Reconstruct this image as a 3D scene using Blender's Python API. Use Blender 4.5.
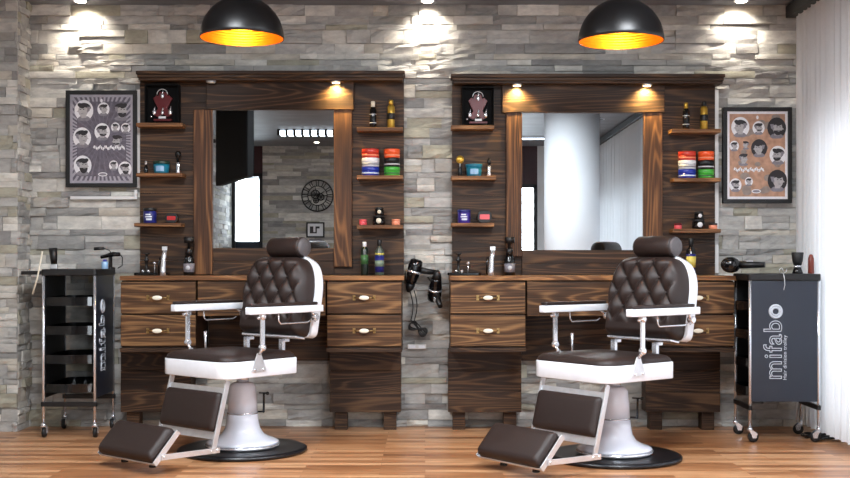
import bpy, math, random
from mathutils import Vector, Matrix, noise
PI = math.pi
random.seed(7)
for o in list(bpy.data.objects): bpy.data.objects.remove(o, do_unlink=True)
SC = bpy.context.scene
COL = SC.collection

# ------------------------------------------------------------------ camera, world, exposure
CAMD = 7.26; CAMZ = 1.065; F = 1125.0; HZ = 262.0
cd = bpy.data.cameras.new('camera'); cam = bpy.data.objects.new('camera', cd); COL.objects.link(cam)
cam.location = (0, -CAMD, CAMZ); cam.rotation_euler = (PI/2, 0, 0)
cd.sensor_width = 36; cd.lens = 36*F/850.0; cd.shift_y = (HZ-239.0)/850.0
cd.clip_start = 0.05; SC.camera = cam
SC.view_settings.view_transform = 'Standard'; SC.view_settings.look = 'None'
SC.view_settings.gamma = 1; SC.view_settings.use_curve_mapping = False
SC.view_settings.exposure = 0.0
w = bpy.data.worlds.new('sky'); SC.world = w; w.use_nodes = True
w.node_tree.nodes['Background'].inputs[0].default_value = (.75, .86, 1, 1)
w.node_tree.nodes['Background'].inputs[1].default_value = 1.2

def area(name, loc, rot, sx, sy, power, col=(1, 1, 1), spread=None):
    l = bpy.data.lights.new(name, 'AREA'); l.shape = 'RECTANGLE'; l.size = sx; l.size_y = sy
    l.energy = power; l.color = col
    if spread: l.spread = spread
    o = bpy.data.objects.new(name, l); COL.objects.link(o); o.location = loc; o.rotation_euler = rot
    return o
def spot(name, loc, target, power, col, size, blend=.6, radius=.02):
    l = bpy.data.lights.new(name, 'SPOT'); l.energy = power; l.color = col
    l.spot_size = size; l.spot_blend = blend; l.shadow_soft_size = radius
    o = bpy.data.objects.new(name, l); COL.objects.link(o); o.location = loc
    d = Vector(target)-Vector(loc); o.rotation_euler = d.to_track_quat('-Z', 'Y').to_euler()
    return o
# daylight outside the shop windows (right side behind the blinds, and the two glass doors at the back)
area('daylight', (3.0, -4.4, 1.15), (0, PI/2, 0), 2.0, 8.6, 230, (.80, .90, 1))
area('daylight', (-2.5, -9.5, 1.15), (PI/2, 0, 0), 0.9, 2.3, 130, (.85, .93, 1))
area('daylight', (1.3, -9.5, 1.15), (PI/2, 0, 0), 0.9, 2.3, 130, (.85, .93, 1))
# unseen ceiling fill lights, added to brighten the room (frames are built further down)
FILL_PANELS = [(-1.15, -2.6), (1.15, -2.6), (-1.15, -3.8), (0.75, -3.8)]
for (px_, py_) in FILL_PANELS:
    area('added_fill_light', (px_, py_, 2.70), (0, 0, 0), 0.55, 0.55, 70, (.90, .95, 1.0))
# wall washers close to the stone wall
WASH = [-2.19, 0.015, 2.01]
for x_ in WASH:
    spot('wall_washer_light', (x_, -0.11, 2.70), (x_, 0.06, 2.46), 22, (1, .91, .78), math.radians(112), 1.0, .015)

# ------------------------------------------------------------------ materials
def lin(c):
    return tuple(((v/255.0)/12.92 if v/255.0 <= .04045 else ((v/255.0+.055)/1.055)**2.4) for v in c)+(1,)
class NT:
    def __init__(s, name):
        s.m = bpy.data.materials.new(name); s.m.use_nodes = True; s.t = s.m.node_tree
        s.b = s.t.nodes['Principled BSDF']
    def n(s, typ, **kw):
        x = s.t.nodes.new(typ)
        for k, v in kw.items(): setattr(x, k, v)
        return x
    def l(s, a, b): s.t.links.new(a, b)
    def ramp(s, fac, stops, interp='LINEAR'):
        r = s.n('ShaderNodeValToRGB'); r.color_ramp.interpolation = interp
        e = r.color_ramp.elements
        while len(e) < len(stops): e.new(.5)
        for i, (p, c) in enumerate(stops): e[i].position = p; e[i].color = c
        s.l(fac, r.inputs[0]); return r.outputs[0]
    def math(s, op, a, b=None):
        x = s.n('ShaderNodeMath', operation=op)
        for i, v in enumerate((a, b)):
            if v is None: continue
            if isinstance(v, (int, float)): x.inputs[i].default_value = v
            else: s.l(v, x.inputs[i])
        return x.outputs[0]
    def mix(s, fac, a, b, mode='MIX'):
        x = s.n('ShaderNodeMix', data_type='RGBA', blend_type=mode)
        for idx, v in ((0, fac), (6, a), (7, b)):
            if isinstance(v, (int, float, tuple)): x.inputs[idx].default_value = v
            else: s.l(v, x.inputs[idx])
        return x.outputs[2]
def mat(name, rgb, rough=.5, metal=0, var=.12, scale=30, bump=0, coat=0, spec=None):
    k = NT(name); c = lin(rgb)
    tc = k.n('ShaderNodeTexCoord'); nz = k.n('ShaderNodeTexNoise'); nz.inputs['Scale'].default_value = scale
    nz.inputs['Detail'].default_value = 3
    k.l(tc.outputs['Object'], nz.inputs['Vector'])
    a = tuple(v*(1-var) for v in c[:3])+(1,); b = tuple(min(1, v*(1+var)) for v in c[:3])+(1,)
    k.l(k.ramp(nz.outputs[0], [(.3, a), (.7, b)]), k.b.inputs['Base Color'])
    k.b.inputs['Roughness'].default_value = rough; k.b.inputs['Metallic'].default_value = metal
    if coat: k.b.inputs['Coat Weight'].default_value = coat
    if spec is not None: k.b.inputs['Specular IOR Level'].default_value = spec
    if bump:
        bp = k.n('ShaderNodeBump'); bp.inputs['Strength'].default_value = bump; bp.inputs['Distance'].default_value = .003
        k.l(nz.outputs[0], bp.inputs['Height']); k.l(bp.outputs[0], k.b.inputs['Normal'])
    return k.m
def emit(name, rgb, st):
    k = NT(name); k.b.inputs['Base Color'].default_value = lin(rgb)
    k.b.inputs['Emission Color'].default_value = lin(rgb); k.b.inputs['Emission Strength'].default_value = st
    return k.m
def wood(name, axis, dark, mid, light, rough=.42, freq=24, cross=6.5):
    """open-grained stained timber; the grain runs along the axis; the 'rnd' attribute shifts it board by board"""
    k = NT(name)
    tc = k.n('ShaderNodeTexCoord'); at = k.n('ShaderNodeAttribute', attribute_name='rnd')
    ofs = k.n('ShaderNodeVectorMath', operation='MULTIPLY_ADD')
    k.l(at.outputs['Color'], ofs.inputs[0]); ofs.inputs[1].default_value = (9, 9, 9); k.l(tc.outputs['Object'], ofs.inputs[2])
    def stretched(lo, hi):
        mp = k.n('ShaderNodeMapping'); sc = [hi]*3; sc['XYZ'.index(axis)] = lo
        mp.inputs['Scale'].default_value = sc; k.l(ofs.outputs[0], mp.inputs['Vector']); return mp.outputs[0]
    n1 = k.n('ShaderNodeTexNoise'); n1.inputs['Scale'].default_value = 1; n1.inputs['Detail'].default_value = 1.2
    n1.inputs['Distortion'].default_value = .35; k.l(stretched(.55, cross), n1.inputs['Vector'])
    rings = k.math('SINE', k.math('MULTIPLY', n1.outputs[0], freq*4))
    rings = k.math('MULTIPLY_ADD', rings, .5); rings.node.inputs[2].default_value = .5
    rings = k.math('POWER', rings, 2.6)
    n2 = k.n('ShaderNodeTexNoise'); n2.inputs['Scale'].default_value = 1; n2.inputs['Detail'].default_value = 4
    k.l(stretched(4, 130), n2.inputs['Vector'])
    n3 = k.n('ShaderNodeTexNoise'); n3.inputs['Scale'].default_value = 1; n3.inputs['Detail'].default_value = 2
    k.l(stretched(1.5, 9), n3.inputs['Vector'])
    f = k.math('ADD', k.math('MULTIPLY', rings, .27), k.math('MULTIPLY', n2.outputs[0], .62))
    f = k.math('ADD', f, k.math('MULTIPLY', n3.outputs[0], .35))
    sep = k.n('ShaderNodeSeparateColor'); k.l(at.outputs['Color'], sep.inputs[0])
    f = k.math('ADD', f, k.math('MULTIPLY', sep.outputs[1], .14))
    c = k.ramp(f, [(.32, lin(dark)), (.60, lin(mid)), (.92, lin(light))])
    k.l(c, k.b.inputs['Base Color']); k.b.inputs['Roughness'].default_value = rough+.1; k.b.inputs['Specular IOR Level'].default_value = .3
    bp = k.n('ShaderNodeBump'); bp.inputs['Strength'].default_value = .35; bp.inputs['Distance'].default_value = .002
    k.l(f, bp.inputs['Height']); k.l(bp.outputs[0], k.b.inputs['Normal'])
    return k.m
def stone_mat():
    k = NT('stacked_stone')
    at = k.n('ShaderNodeAttribute', attribute_name='rnd'); sep = k.n('ShaderNodeSeparateColor'); k.l(at.outputs['Color'], sep.inputs[0])
    base = k.ramp(sep.outputs[0], [(0, lin((144, 143, 142))), (.14, lin((166, 164, 162))), (.3, lin((180, 178, 176))), (.46, lin((200, 197, 192))),
        (.6, lin((172, 170, 168))), (.72, lin((190, 184, 175))), (.82, lin((164, 160, 146))), (.9, lin((212, 209, 204))), (.96, lin((140, 138, 138)))], 'CONSTANT')
    tc = k.n('ShaderNodeTexCoord')
    ofs = k.n('ShaderNodeVectorMath', operation='MULTIPLY_ADD'); k.l(at.outputs['Color'], ofs.inputs[0]); ofs.inputs[1].default_value = (7, 7, 7); k.l(tc.outputs['Object'], ofs.inputs[2])
    mp = k.n('ShaderNodeMapping'); mp.inputs['Scale'].default_value = (1, 1, 2.2); k.l(ofs.outputs[0], mp.inputs['Vector'])
    nz = k.n('ShaderNodeTexNoise'); nz.inputs['Scale'].default_value = 9; nz.inputs['Detail'].default_value = 5; nz.inputs['Roughness'].default_value = .65
    k.l(mp.outputs[0], nz.inputs['Vector'])
    v = k.ramp(nz.outputs[0], [(.3, (.74, .74, .74, 1)), (.7, (1.24, 1.23, 1.18, 1))])
    c = k.mix(1.0, base, v, 'MULTIPLY')
    n2 = k.n('ShaderNodeTexNoise'); n2.inputs['Scale'].default_value = 4; k.l(mp.outputs[0], n2.inputs['Vector'])
    c = k.mix(k.ramp(n2.outputs[0], [(.55, (0, 0, 0, 1)), (.75, (.45, .45, .45, 1))]), c, lin((162, 152, 134)))
    k.l(c, k.b.inputs['Base Color']); k.b.inputs['Roughness'].default_value = .8
    n3 = k.n('ShaderNodeTexNoise'); n3.inputs['Scale'].default_value = 45; n3.inputs['Detail'].default_value = 5; k.l(mp.outputs[0], n3.inputs['Vector'])
    bp = k.n('ShaderNodeBump'); bp.inputs['Strength'].default_value = .55; bp.inputs['Distance'].default_value = .006
    k.l(k.math('ADD', nz.outputs[0], k.math('MULTIPLY', n3.outputs[0], .5)), bp.inputs['Height']); k.l(bp.outputs[0], k.b.inputs['Normal'])
    return k.m
def floor_mat():
    k = NT('strip_laminate'); tc = k.n('ShaderNodeTexCoord')
    br = k.n('ShaderNodeTexBrick'); br.offset = .37; br.offset_frequency = 2
    br.inputs['Scale'].default_value = 1; br.inputs['Brick Width'].default_value = .62; br.inputs['Row Height'].default_value = .068
    br.inputs['Mortar Size'].default_value = .0012; br.inputs['Mortar Smooth'].default_value = 0; br.inputs['Bias'].default_value = 0
    br.inputs['Color1'].default_value = (0, 0, 0, 1); br.inputs['Color2'].default_value = (1, 1, 1, 1); br.inputs['Mortar'].default_value = (.0, .0, .0, 1)
    k.l(tc.outputs['Object'], br.inputs['Vector'])
    mp = k.n('ShaderNodeMapping'); mp.inputs['Scale'].default_value = (2.2, 26, 1); k.l(tc.outputs['Object'], mp.inputs['Vector'])
    add = k.n('ShaderNodeVectorMath', operation='MULTIPLY_ADD'); k.l(br.outputs['Color'], add.inputs[0]); add.inputs[1].default_value = (8, 8, 8); k.l(mp.outputs[0], add.inputs[2])
    nz = k.n('ShaderNodeTexNoise'); nz.inputs['Scale'].default_value = 1.6; nz.inputs['Detail'].default_value = 5; k.l(add.outputs[0], nz.inputs['Vector'])
    f = k.math('ADD', k.math('MULTIPLY', br.outputs['Color'], .38), k.math('MULTIPLY', nz.outputs[0], .8))
    c = k.ramp(f, [(.25, lin((104, 64, 40))), (.55, lin((164, 112, 74))), (.85, lin((210, 162, 120)))])
    k.l(c, k.b.inputs['Base Color']); k.b.inputs['Roughness'].default_value = .3
    return k.m
def blind_mat():
    k = NT('blind_fabric'); t = k.t
    tc = k.n('ShaderNodeTexCoord'); nz = k.n('ShaderNodeTexNoise'); nz.inputs['Scale'].default_value = 60; k.l(tc.outputs['Object'], nz.inputs['Vector'])
    c = k.ramp(nz.outputs[0], [(.3, (.86, .86, .87, 1)), (.7, (.88, .88, .89, 1))])
    d = k.n('ShaderNodeBsdfDiffuse'); tr = k.n('ShaderNodeBsdfTranslucent'); mx = k.n('ShaderNodeMixShader')
    k.l(c, d.inputs[0]); k.l(c, tr.inputs[0]); mx.inputs[0].default_value = .38
    k.l(d.outputs[0], mx.inputs[1]); k.l(tr.outputs[0], mx.inputs[2])
    k.l(mx.outputs[0], t.nodes['Material Output'].inputs[0]); return k.m
def pane_mat():
    k = NT('window_glass'); t = k.t
    a = k.n('ShaderNodeBsdfTransparent'); g = k.n('ShaderNodeBsdfGlossy'); g.inputs['Roughness'].default_value = .02
    fr = k.n('ShaderNodeFresnel'); fr.inputs[0].default_value = 1.45; mx = k.n('ShaderNodeMixShader')
    k.l(fr.outputs[0], mx.inputs[0]); k.l(a.outputs[0], mx.inputs[1]); k.l(g.outputs[0], mx.inputs[2])
    k.l(mx.outputs[0], t.nodes['Material Output'].inputs[0]); return k.m
M = {}
M['stone'] = stone_mat(); M['floor'] = floor_mat(); M['blind'] = blind_mat(); M['pane'] = pane_mat()
WD, WM, WL = (24, 15, 10), (52, 34, 22), (96, 68, 44)
M['wood_h'] = wood('stained_pine_horizontal', 'X', WD, WM, WL)
M['wood_v'] = wood('stained_pine_vertical', 'Z', (34, 20, 12), (76, 47, 27), (132, 90, 54))
M['wood_shelf'] = wood('shelf_pine', 'X', (56, 34, 20), (112, 74, 44), (164, 118, 76))
M['wood_drawer'] = wood('drawer_pine', 'X', (34, 21, 12), (78, 52, 31), (140, 104, 68))
M['wood_dark'] = wood('dark_stained_pine', 'X', (22, 14, 9), (48, 31, 21), (92, 66, 44), freq=34)
M['mirror'] = mat('mirror_silvering', (225, 230, 232), .0, 1, var=.005)
M['ceiling'] = mat('grey_ceiling_paint', (112, 114, 120), .6, scale=3)
M['plaster'] = mat('white_plaster', (214, 214, 214), .85, scale=4, var=.03)
M['column'] = mat('column_paint', (198, 200, 204), .6, scale=4, var=.02)
M['maroon'] = mat('maroon_lacquer', (52, 14, 18), .4)
M['tv'] = mat('matte_black', (9, 9, 10), .75, spec=.15)
M['blackframe'] = mat('black_aluminium', (12, 12, 14), .5)
M['leather'] = mat('brown_leather', (36, 23, 20), .52, scale=220, var=.2, bump=.35)
M['leather_end'] = mat('grey_leather', (84, 80, 82), .45, scale=200, bump=.3)
M['white'] = mat('white_enamel', (232, 236, 243), .22, var=.02, coat=.4)
M['ped'] = mat('white_pedestal_enamel', (226, 230, 242), .25, var=.02, coat=.4)
M['chrome'] = mat('chrome', (236, 238, 244), .22, .8, var=.03)
M['steel'] = mat('brushed_steel', (226, 228, 232), .32, .75, var=.06)
M['black'] = mat('black_plastic', (14, 13, 15), .45, var=.2)
M['gloss'] = mat('gloss_black', (11, 11, 13), .12, var=.2)
M['panel'] = mat('anthracite_panel', (33, 39, 52), .28, var=.08, scale=3)
M['rubber'] = mat('black_rubber', (17, 17, 19), .55)
M['disc'] = mat('black_base_coating', (18, 19, 24), .3)
M['porcelain'] = mat('cream_porcelain', (232, 226, 208), .2, var=.02)
M['brass'] = mat('antique_brass', (150, 124, 82), .35, 1)
M['gold'] = mat('gold_leaf', (255, 168, 40), .38, 1, var=.06)
M['shade'] = mat('satin_black_enamel', (13, 12, 13), .38)
M['lamp_on'] = emit('downlight_glow', (255, 214, 150), 14)
M['wash_on'] = emit('washer_glow', (255, 240, 220), 25)
M['bulb'] = emit('bulb_glow', (255, 190, 100), 9)
M['tube'] = emit('fluorescent_glow', (236, 244, 255), 9)
M['print_white'] = mat('print_white', (226, 224, 228), .5, var=.06, scale=60)
M['print_grey'] = mat('print_grey', (126, 122, 130), .5, var=.15, scale=60)
M['print_dark'] = mat('print_dark', (38, 34, 38), .5, var=.2, scale=60)
M['print_skin'] = mat('print_pale_grey', (168, 164, 166), .5, var=.1, scale=60)
M['print_back'] = mat('print_mauve', (94, 88, 100), .5, var=.25, scale=40)
M['print_ray'] = mat('print_ray', (160, 156, 166), .5, var=.1, scale=40)
M['print_ray2'] = mat('print_soft_ray', (108, 102, 114), .5, var=.2, scale=50)
M['print_tan'] = mat('print_tan', (176, 136, 112), .5, var=.25, scale=26)
M['print_taupe'] = mat('print_taupe', (140, 126, 118), .5, var=.2, scale=30)
for nm, c in dict(teal=(24, 112, 138), blue=(30, 48, 150), navy=(30, 36, 110), violet=(58, 44, 132), red=(176, 30, 34), redlid=(196, 56, 40), pink=(214, 84, 92),
                  peach=(236, 146, 112), orange=(232, 88, 40), green=(66, 160, 56), silver=(196, 196, 200), lightblue=(138, 176, 210), goldpaint=(178, 138, 44),
                  cream=(226, 216, 196), darkgreen=(22, 50, 36), deepgreen=(18, 30, 24), smoke=(64, 74, 64), limegreen=(58, 98, 58), glassgreen=(120, 136, 116), maroonred=(92, 10, 18),
                  yellow=(206, 190, 90), paper=(224, 224, 226), ptext=(206, 212, 222), redbrown=(116, 48, 34)).items():
    M[nm] = mat('paint_'+nm, c, .32, var=.05)
M['goldmetal'] = mat('gold_bottle', (196, 156, 62), .3, .6)

# ------------------------------------------------------------------ mesh builder
class MB:
    def __init__(s): s.v = []; s.f = []; s.mi = []; s.sm = []; s.rn = []
    def add(s, vs, fs, mi=0, smooth=False, rnd=None):
        b = len(s.v); s.v += [tuple(p) for p in vs]
        r = rnd or (random.random(), random.random(), random.random())
        for f in fs: s.f.append([i+b for i in f]); s.mi.append(mi); s.sm.append(smooth); s.rn.append(r)
        return s
    def box(s, x0, x1, y0, y1, z0, z1, mi=0, mtx=None, rnd=None):
        vs = [Vector(p) for p in ((x0,y0,z0),(x1,y0,z0),(x1,y1,z0),(x0,y1,z0),(x0,y0,z1),(x1,y0,z1),(x1,y1,z1),(x0,y1,z1))]
        if mtx: vs = [mtx@p for p in vs]
        return s.add(vs, [(3,2,1,0),(4,5,6,7),(0,1,5,4),(1,2,6,5),(2,3,7,6),(3,0,4,7)], mi, False, rnd)
    def tube(s, pts, r, seg=10, mi=0, caps=True, closed=False):
        pts = [Vector(p) for p in pts]; n = len(pts); rr = r if isinstance(r, (list, tuple)) else [r]*n
        vs = []; prev = None
        for i, p in enumerate(pts):
            if closed: t = (pts[(i+1) % n]-pts[i-1])
            else: t = pts[min(i+1, n-1)]-pts[max(i-1, 0)]
            t.normalize()
            if prev is None:
                a = Vector((0, 0, 1)) if abs(t.z) < .9 else Vector((1, 0, 0)); u = t.cross(a).normalized()
            else:
                u = (prev-t*prev.dot(t)); u = u.normalized() if u.length > 1e-6 else prev
            prev = u; q = t.cross(u)
            for k in range(seg):
                a = 2*PI*k/seg; vs.append(p+(u*math.cos(a)+q*math.sin(a))*rr[i])
        fs = []
        for i in range(n if closed else n-1):
            j = (i+1) % n
            for k in range(seg): fs.append((i*seg+k, i*seg+(k+1) % seg, j*seg+(k+1) % seg, j*seg+k))
        s.add(vs, fs, mi, True)
        if caps and not closed:
            b = len(s.v)-len(vs)
            for ring, rev in ((0, False), (n-1, True)):
                f = [b+ring*seg+k for k in range(seg)]
                if not rev: f.reverse()
                s.f.append(f); s.mi.append(mi); s.sm.append(False); s.rn.append((.5, .5, .5))
        return s
    def lathe(s, prof, seg=32, mi=0, origin=(0, 0, 0), mtx=None, smooth=True):
        vs = []
        for (r, z) in prof:
            for k in range(seg):
                a = 2*PI*k/seg; p = Vector((r*math.cos(a), r*math.sin(a), z))
                if mtx: p = mtx@p
                vs.append(p+Vector(origin))
        fs = []
        for i in range(len(prof)-1):
            for k in range(seg): fs.append((i*seg+k, i*seg+(k+1) % seg, (i+1)*seg+(k+1) % seg, (i+1)*seg+k))
        s.add(vs, fs, mi, smooth)
        b = len(s.v)-len(vs)
        if prof[0][0] > 1e-4: s.f.append([b+k for k in range(seg)][::-1]); s.mi.append(mi); s.sm.append(False); s.rn.append((.5,.5,.5))
        if prof[-1][0] > 1e-4: s.f.append([b+(len(prof)-1)*seg+k for k in range(seg)]); s.mi.append(mi); s.sm.append(False); s.rn.append((.5,.5,.5))
        return s
    def prism(s, poly, h0, h1, mtx=None, mi=0, smooth=False):
        """polygon in local xy extruded along local z, placed by mtx"""
        n = len(poly); mtx = mtx or Matrix.Identity(4)
        vs = [mtx@Vector((x, y, h0)) for x, y in poly]+[mtx@Vector((x, y, h1)) for x, y in poly]
        s.add(vs, [tuple(range(n))[::-1], tuple(range(n, 2*n))], mi, False)
        b = len(s.v)-2*n
        for i in range(n):
            s.f.append([b+i, b+(i+1) % n, b+n+(i+1) % n, b+n+i]); s.mi.append(mi); s.sm.append(smooth); s.rn.append((.5, .5, .5))
        return s
    def ball(s, c, r, seg=14, mi=0, sc=(1, 1, 1)):
        prof = [(max(1e-5, r*math.sin(PI*i/10)), -r*math.cos(PI*i/10)) for i in range(11)]
        return s.lathe(prof, seg, mi, c, Matrix.Diagonal((sc[0], sc[1], sc[2], 1)))
    def build(s, name, mats, parent=None, bevel=0, loc=None, bseg=2, **tags):
        me = bpy.data.meshes.new(name); me.from_pydata(s.v, [], s.f)
        mats = mats if isinstance(mats, (list, tuple)) else [mats]
        for m in mats: me.materials.append(M[m] if isinstance(m, str) else m)
        me.polygons.foreach_set('material_index', s.mi); me.polygons.foreach_set('use_smooth', s.sm)
        at = me.color_attributes.new('rnd', 'FLOAT_COLOR', 'CORNER')
        data = []
        for p, r in zip(me.polygons, s.rn): data += [r[0], r[1], r[2], 1.0]*p.loop_total
        at.data.foreach_set('color', data); me.update()
        o = bpy.data.objects.new(name, me); COL.objects.link(o)
        if parent: o.parent = parent
        if loc: o.location = loc
        if bevel:
            b = o.modifiers.new('bevel', 'BEVEL'); b.width = bevel; b.segments = bseg; b.limit_method = 'ANGLE'; b.angle_limit = .7
            b.harden_normals = False
        for k, v in tags.items(): o[k] = v
        return o
def thing(name, label, cat, loc=(0, 0, 0), rz=0, group=None):
    o = bpy.data.objects.new(name, None); COL.objects.link(o); o.location = loc; o.rotation_euler = (0, 0, rz)
    o.empty_display_size = .05
    o['label'] = label; o['category'] = cat
    if group: o['group'] = group
    return o
def tag(o, label, cat, group=None):
    o['label'] = label; o['category'] = cat
    if group: o['group'] = group
    return o
def copy_thing(src, loc, label, rz=0, group=None):
    def cp(o, parent):
        c = o.copy(); COL.objects.link(c); c.parent = parent
        for ch in [k for k in KIDS.get(o.name, [])]: cp(ch, c)
        return c
    KIDS = {}
    for o in bpy.data.objects:
        if o.parent: KIDS.setdefault(o.parent.name, []).append(o)
    c = cp(src, None); c.location = loc; c.rotation_euler = (0, 0, rz); c['label'] = label
    if group: c['group'] = group
    return c
def at(px, py, Y):
    d = Y+CAMD; return Vector(((px-425)*d/F, Y, CAMZ-(py-HZ)*d/F))
def WX(px, Y=0): return (px-425)*(Y+CAMD)/F
def WZ(py, Y=0): return CAMZ-(py-HZ)*(Y+CAMD)/F
def rrect(x0, x1, y0, y1, r, n=6):
    rr = r if isinstance(r, (list, tuple)) else [r]*4
    pts = []
    for (cx, cy, a0, q) in ((x1, y0, -PI/2, rr[0]), (x1, y1, 0, rr[1]), (x0, y1, PI/2, rr[2]), (x0, y0, PI, rr[3])):
        sx = -1 if cx == x1 else 1; sy = 1 if cy == y0 else -1
        for i in range(n+1):
            a = a0+PI/2*i/n; pts.append((cx+sx*q+q*math.cos(a), cy+sy*q+q*math.sin(a)))
    return pts
RX = Matrix.Rotation(PI/2, 4, 'X')       # local xy -> world xz, local z -> -y
# ------------------------------------------------------------------ the room
H = 2.736; XL, XR, YB = -2.76, 2.62, -8.95
MB().box(-3.2, 3.2, -9.8, .1, -.06, 0).build('floor', 'floor', kind='structure')
cm = MB().box(-3.2, 3.2, -9.6, .1, H+.004, H+.06)
y = -9.4
while y < 0:                                   # wide ceiling boards with narrow joints
    cm.box(XL+.02, XR-.02, y, y+.29, H-.008, H+.004); y += .30
cm.build('ceiling', 'ceiling', kind='structure')

def stones(mb, U, V, N, origin, wid, hgt, relief=.02, nu=5, nv=3, seed=1, skip=None, wmin=.09, wmax=.36):
    """courses of split ledger stones in the plane (U, V) standing out along N"""
    rg = random.Random(seed); origin = Vector(origin); U = Vector(U); V = Vector(V); N = Vector(N)
    z = 0
    while z < hgt-1e-4:
        rh = rg.choice([.038, .045, .055, .065, .088]); rh = min(rh, hgt-z)
        if hgt-z-rh < .03: rh = hgt-z
        u = -rg.random()*.3
        while u < wid-1e-4:
            L = rg.uniform(wmin, wmax)*(1.1 if rh < .07 else .9); u0 = max(u, 0); u1 = min(u+L, wid); u += L
            if u1-u0 < .012: continue
            parts = [(z, z+rh)]
            if rh > .08 and rg.random() < .4: parts = [(z, z+rh*.5), (z+rh*.5, z+rh)]
            for (z0, z1) in parts:
                if skip and skip((u0+u1)/2, (z0+z1)/2): continue
                dep = rg.random()**1.4*relief+.002; rough = rg.choice([.15, .5, 1.0])*relief*.6
                tilt = rg.uniform(-.3, .3)*relief; g = .0012
                sd = rg.uniform(0, 100); vs = []; rnd = (rg.random(), rg.random(), rg.random())
                for j in range(nv+1):
                    for i in range(nu+1):
                        a = u0+g+(u1-u0-2*g)*i/nu; b = z0+g+(z1-z0-2*g)*j/nv
                        h = dep+tilt*(j/nv-.5)+rough*noise.noise((a*14+sd, b*30, sd))*1.6
                        if i in (0, nu) or j in (0, nv): h -= relief*.10
                        h = max(.001, min(relief*1.3, h)); vs.append(origin+U*a+V*b+N*h)
                nb = len(vs); ring = [i for i in range(nu+1)]+[j*(nu+1)+nu for j in range(1, nv+1)]+[nv*(nu+1)+i for i in range(nu-1, -1, -1)]+[j*(nu+1) for j in range(nv-1, 0, -1)]
                fs = [(j*(nu+1)+i, j*(nu+1)+i+1, (j+1)*(nu+1)+i+1, (j+1)*(nu+1)+i) for j in range(nv) for i in range(nu)]
                for q in ring:
                    p = vs[q]; t = (p-origin).dot(N); vs.append(p-N*(t+.004))
                for q in range(len(ring)): r2 = (q+1) % len(ring); fs.append((ring[r2], ring[q], nb+q, nb+r2))
                mb.add(vs, fs, 0, False, rnd)
        z += rh
# stone-clad wall behind the stations; its stones stop just behind y = 0
mb = MB(); stones(mb, (1, 0, 0), (0, 0, 1), (0, -1, 0), (-2.56, .034, 0), 5.2, H, .028, seed=3)
mb.box(-3.2, 3.2, .035, .1, 0, H, rnd=(.65, .5, .5)); mb.build('wall_front', 'stone', kind='structure')
# pilaster with the same stone at the left edge
mb = MB(); PX = WX(19, -.22); 
stones(mb, (1, 0, 0), (0, 0, 1), (0, -1, 0), (XL, -.20, 0), PX-XL-.015, H, .02, seed=12)
stones(mb, (0, 1, 0), (0, 0, 1), (1, 0, 0), (PX-.018, -.20, 0), .224, H, .018, seed=15, wmin=.1, wmax=.22)
mb.box(XL, PX-.02, -.198, .027, 0, H, rnd=(.65, .5, .5)); mb.build('trim_1', 'stone', kind='structure', note='')
bpy.data.objects['trim_1'].pop('note', None)
# left wall, clad in stone
mb = MB(); mb.box(XL-.3, XL-.022, -9.6, .027, 0, H, rnd=(.65, .5, .5))
stones(mb, (0, -1, 0), (0, 0, 1), (1, 0, 0), (XL-.022, -.23, 0), 8.7, H, .02, nu=2, nv=1, seed=21, wmin=.2, wmax=.6)
mb.build('wall_left', 'stone', kind='structure')
# back wall: stone between the two glass doors, plaster right of the second one
D1 = (-2.72, -2.38, 2.29); D2 = (.95, 1.56, 2.13)
mb = MB(); mb.box(D1[1]+.03, D2[0]-.05, YB-.2, YB-.022, 0, H, rnd=(.4, .5, .5))
stones(mb, (-1, 0, 0), (0, 0, 1), (0, 1, 0), (D2[0]-.05, YB-.022, 0), D2[0]-.05-D1[1]-.03, H, .02, nu=2, nv=1, seed=31, wmin=.2, wmax=.6)
mb.box(D2[1]+.05, XR+.3, YB-.2, YB, 0, H, 1)
mb.build('wall_back', ['stone', 'plaster'], kind='structure')
for n_, (a, b, z) in enumerate((D1, D2), 1):
    dr = bpy.data.objects.new('door_%d' % n_, None); COL.objects.link(dr); dr['kind'] = 'structure'; dr.location = (a, YB, 0)
    wd = b-a
    MB().box(-.05, .0, -.10, .01, 0, z+.04).box(wd, wd+.05, -.10, .01, 0, z+.04).box(-.05, wd+.05, -.10, .01, z, z+.05).box(0, wd, -.10, .01, 0, .10).build('door_frame', 'blackframe', dr)
    zl = 1.36 if n_ == 1 else .10
    if n_ == 1: MB().box(0, wd, -.07, -.04, .10, zl).build('lower_panel', 'panel', dr)
    MB().box(0, wd, -.06, -.05, zl, z).build('glass_pane', 'pane', dr)
    MB().box(-.05, wd+.05, -.10, .004, z+.05, H-.01).build('transom_panel', 'maroon', dr)
# right wall: window band low, wall above; the blinds hang in front of it
mb = MB(); mb.box(XR, XR+.2, -9.2, .027, 0, .12).box(XR, XR+.2, -9.2, .027, 1.95, H)
mb.box(XR, XR+.2, -.30, .027, .12, 1.95).box(XR, XR+.2, -9.2, -8.75, .12, 1.95); mb.build('wall_right', 'plaster', kind='structure')
wn = bpy.data.objects.new('window_1', None); COL.objects.link(wn); wn['kind'] = 'structure'; wn.location = (XR, -4.5, .12)
fr = MB().box(.04, .10, -4.24, 4.2, 0, .05).box(.04, .10, -4.24, 4.2, 1.78, 1.83)
for i in range(7): yy = -4.24+i*1.4; fr.box(.04, .10, yy, yy+.045, .05, 1.78)
fr.build('window_frame', 'blackframe', wn)
MB().box(.065, .075, -4.2, 4.18, .05, 1.78).build('glass_pane', 'pane', wn)

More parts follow.
